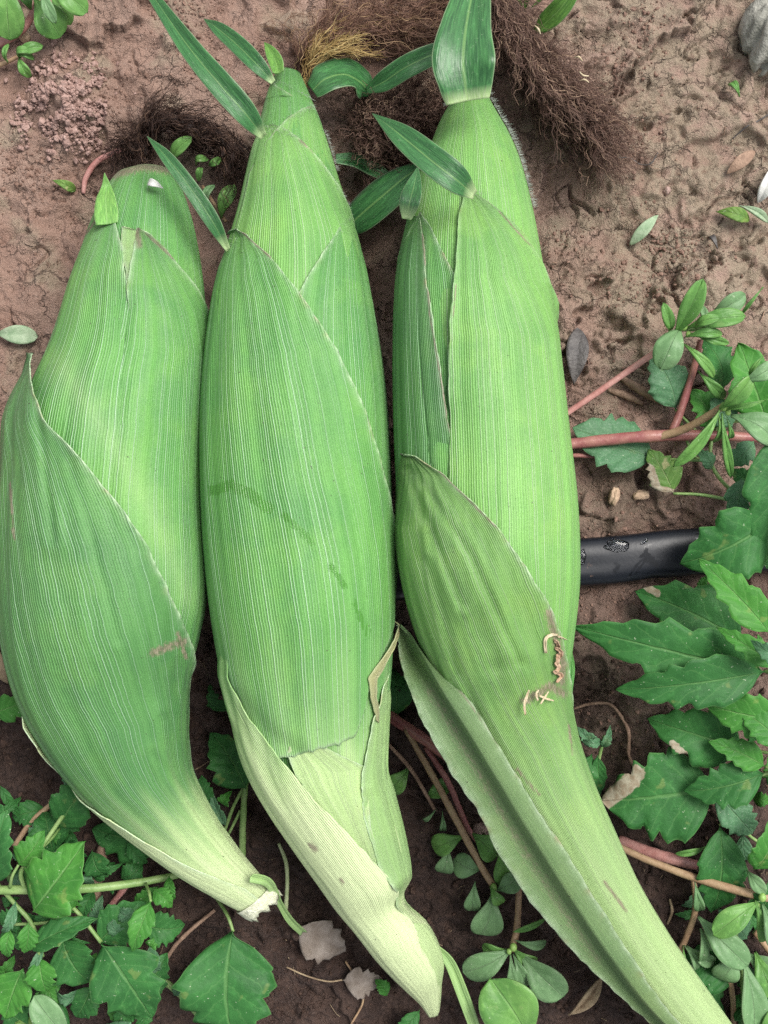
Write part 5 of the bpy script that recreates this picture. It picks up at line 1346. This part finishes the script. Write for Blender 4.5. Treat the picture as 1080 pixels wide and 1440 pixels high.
loose('fallen_leaf', 'dark rotten leaf pressed into mud beside the rightmost ear', 'leaf', (812, 462), (806, 540), 32, M_BLACKLEAF, 'lance', 1.6, FL)
loose('fallen_leaf', 'curled dry brown leaf below the outgoing stalk of the rightmost ear', 'leaf', (845, 1374), (800, 1426), 20, M_DRYLEAF, 'lance', 3.0, FL, fold=1.3)
loose('fallen_leaf', 'papery grey dead leaf between the leftmost and middle stalk ends', 'leaf', (420, 1300), (486, 1338), 62, M_GREYLEAF, g_, 3.0, FL, seed=61)
loose('fallen_leaf', 'smaller grey dead leaf half under the middle stalk end', 'leaf', (482, 1378), (536, 1376), 44, M_GREYLEAF, g_, 3.0, FL, seed=62)
loose('fallen_leaf', 'dead brownish leaf at the left edge beside the leftmost ear', 'leaf', (-8, 905), (12, 960), 20, M_DRYLEAF, 'lance', 2.0, FL)
loose('fallen_leaf', 'black sliver of leaf on the soil right of the faded green leaf', 'leaf', (998, 338), (1008, 350), 8, M_BLACKLEAF, 'lance', 1.4, FL)
loose('fallen_leaf', 'brown papery leaf pressed into soil below the root crack', 'leaf', (1022, 244), (1060, 214), 18, M_WOOD, 'lance', 1.2, FL)
loose('petal', 'white fleck resting on the stub tip of the leftmost ear', 'petal', (211, 260), (226, 265), 10, M_WHITE, 'lance', 1.0, None)
wf = bpy.data.objects.get('petal.001')
if wf is not None:
    s, t = earA.loc(218, 262); wv = earA.at(np.array(s), np.array(t), np.array(.0022)); wf.location = tuple(wv)

def twig(name, label, cat, pts, r, mat, group=None, lump=.25):
    pts = [(x, y, gz(x, y) + z) for x, y, z in pts]
    o = tube(name, pts, r, mat, None, sides=8, lump=lump, rows=6 * len(pts))
    return tag(o, label, cat, group)
TW = 'twigs and stem pieces on the soil'
twig('stem_piece', 'curved pinkish stem piece lying beside the tip of the leftmost ear', 'stem', [(117, 272, 1), (121, 250, 2), (138, 226, 3), (172, 210, 3)], [3, 4.2, 4.4, 4], M_PINK, TW, .08)
twig('twig', 'stout brown twig on the soil behind the purslane stem', 'twig', [(872, 530, 1.5), (895, 545, 2.5), (915, 556, 2.5), (942, 570, 1)], [4, 6.5, 6.5, 4], M_WOOD, TW)
twig('twig', 'short flat bark piece alongside the stout brown twig', 'twig', [(855, 548, 1), (880, 556, 2), (905, 568, 1)], [3, 6, 3], M_WOOD, TW)
twig('twig', 'slender bowed brown twig near the big smooth goosefoot leaf', 'twig', [(230, 1356, 1.5), (248, 1328, 4), (275, 1302, 5), (302, 1280, 3)], [2.6, 3, 3, 2.4], M_WOOD, TW)
twig('stem_piece', 'broad reddish dead stem standing among the lower left goosefoot leaves', 'stem', [(128, 1292, 3), (134, 1250, 5), (142, 1205, 6), (150, 1160, 5)], [7, 9, 8, 5], M_WOOD, TW)
twig('stem_piece', 'thin reddish dead stem slanting among the lower left goosefoot leaves', 'stem', [(142, 1292, 2), (165, 1262, 4), (192, 1228, 3)], [4, 4.5, 4], M_PINK, TW)
twig('stem_piece', 'wide flat pink stem piece under the large toothed leaf', 'stem', [(870, 1180, 2), (905, 1196, 4), (945, 1208, 4), (978, 1216, 3)], [7, 8.5, 8, 7], M_PINK, TW, .1)
twig('root', 'thin pale root looping over dark soil beside the rightmost stalk', 'root', [(806, 997, 2), (830, 990, 3), (856, 990, 3), (872, 1005, 2), (884, 1030, 2), (884, 1060, 2), (890, 1075, 2)], [1.6, 2, 2, 2.4, 2.8, 2.6, 3], M_WOOD, TW)
twig('root', 'dark hair-thin root curving on bare soil right of the brown silk', 'root', [(868, 222, 1.2), (885, 222, 2), (900, 231, 2), (915, 230, 2), (925, 215, 1.2)], .9, M_BLACKLEAF, TW)
twig('root', 'fine dark root snaking towards the right edge below the grey rock', 'root', [(1030, 195, 1), (1050, 178, 1.6), (1066, 170, 1.6), (1085, 158, 1)], 1.0, M_BLACKLEAF, TW)
twig('twig', 'short straw-coloured twig on dark soil beside the rightmost stalk', 'twig', [(938, 1300, 1), (945, 1282, 2), (942, 1264, 1.5)], [1.5, 2.2, 1.6], M_DRYLEAF, TW)
twig('root', 'pale thread of root across dark soil by the grey dead leaves', 'root', [(403, 1360, 1.5), (430, 1372, 2), (460, 1380, 2), (482, 1378, 2)], 1.2, M_DRYLEAF, TW)
twig('root', 'bent wiry tendril beside the middle stalk end', 'root', [(486, 1352, 3), (506, 1385, 3), (510, 1410, 2), (494, 1440, 1)], 1.6, M_TAN, TW)
twig('stem_piece', 'thin pale green stem standing between the leftmost and middle stalk ends', 'stem', [(392, 1186, 8), (402, 1212, 10), (404, 1240, 8), (402, 1278, 3)], [2.2, 3, 2.8, 3.2], M_PSTEM, TW, .08)
twig('stem_piece', 'white broken fibre by the edge of the folded husk leaf', 'fibre', [(702, 1192, 16), (708, 1208, 15), (716, 1222, 12)], [2.6, 1.8, .4], M_PITH, None, .1)
for k, (pts, lab) in enumerate((([(752, 36, 24), (757, 41, 25), (760, 48, 24)], 'upper white curl caught on the brown silk'), ([(808, 81, 23), (814, 80, 24), (819, 86, 23)], 'middle white curl caught on the brown silk'),
                                ([(815, 101, 22), (820, 106, 23), (828, 107, 22)], 'lower slanting white curl caught on the brown silk'), ([(815, 114, 22), (822, 112, 23), (828, 116, 22)], 'lowest arched white curl caught on the brown silk'))):
    o = tube('silk_curl', pts, [.8, 1.5, .8], M_FIBRE, None, sides=6)
    tag(o, lab, 'fibre', 'white curls on the silk')
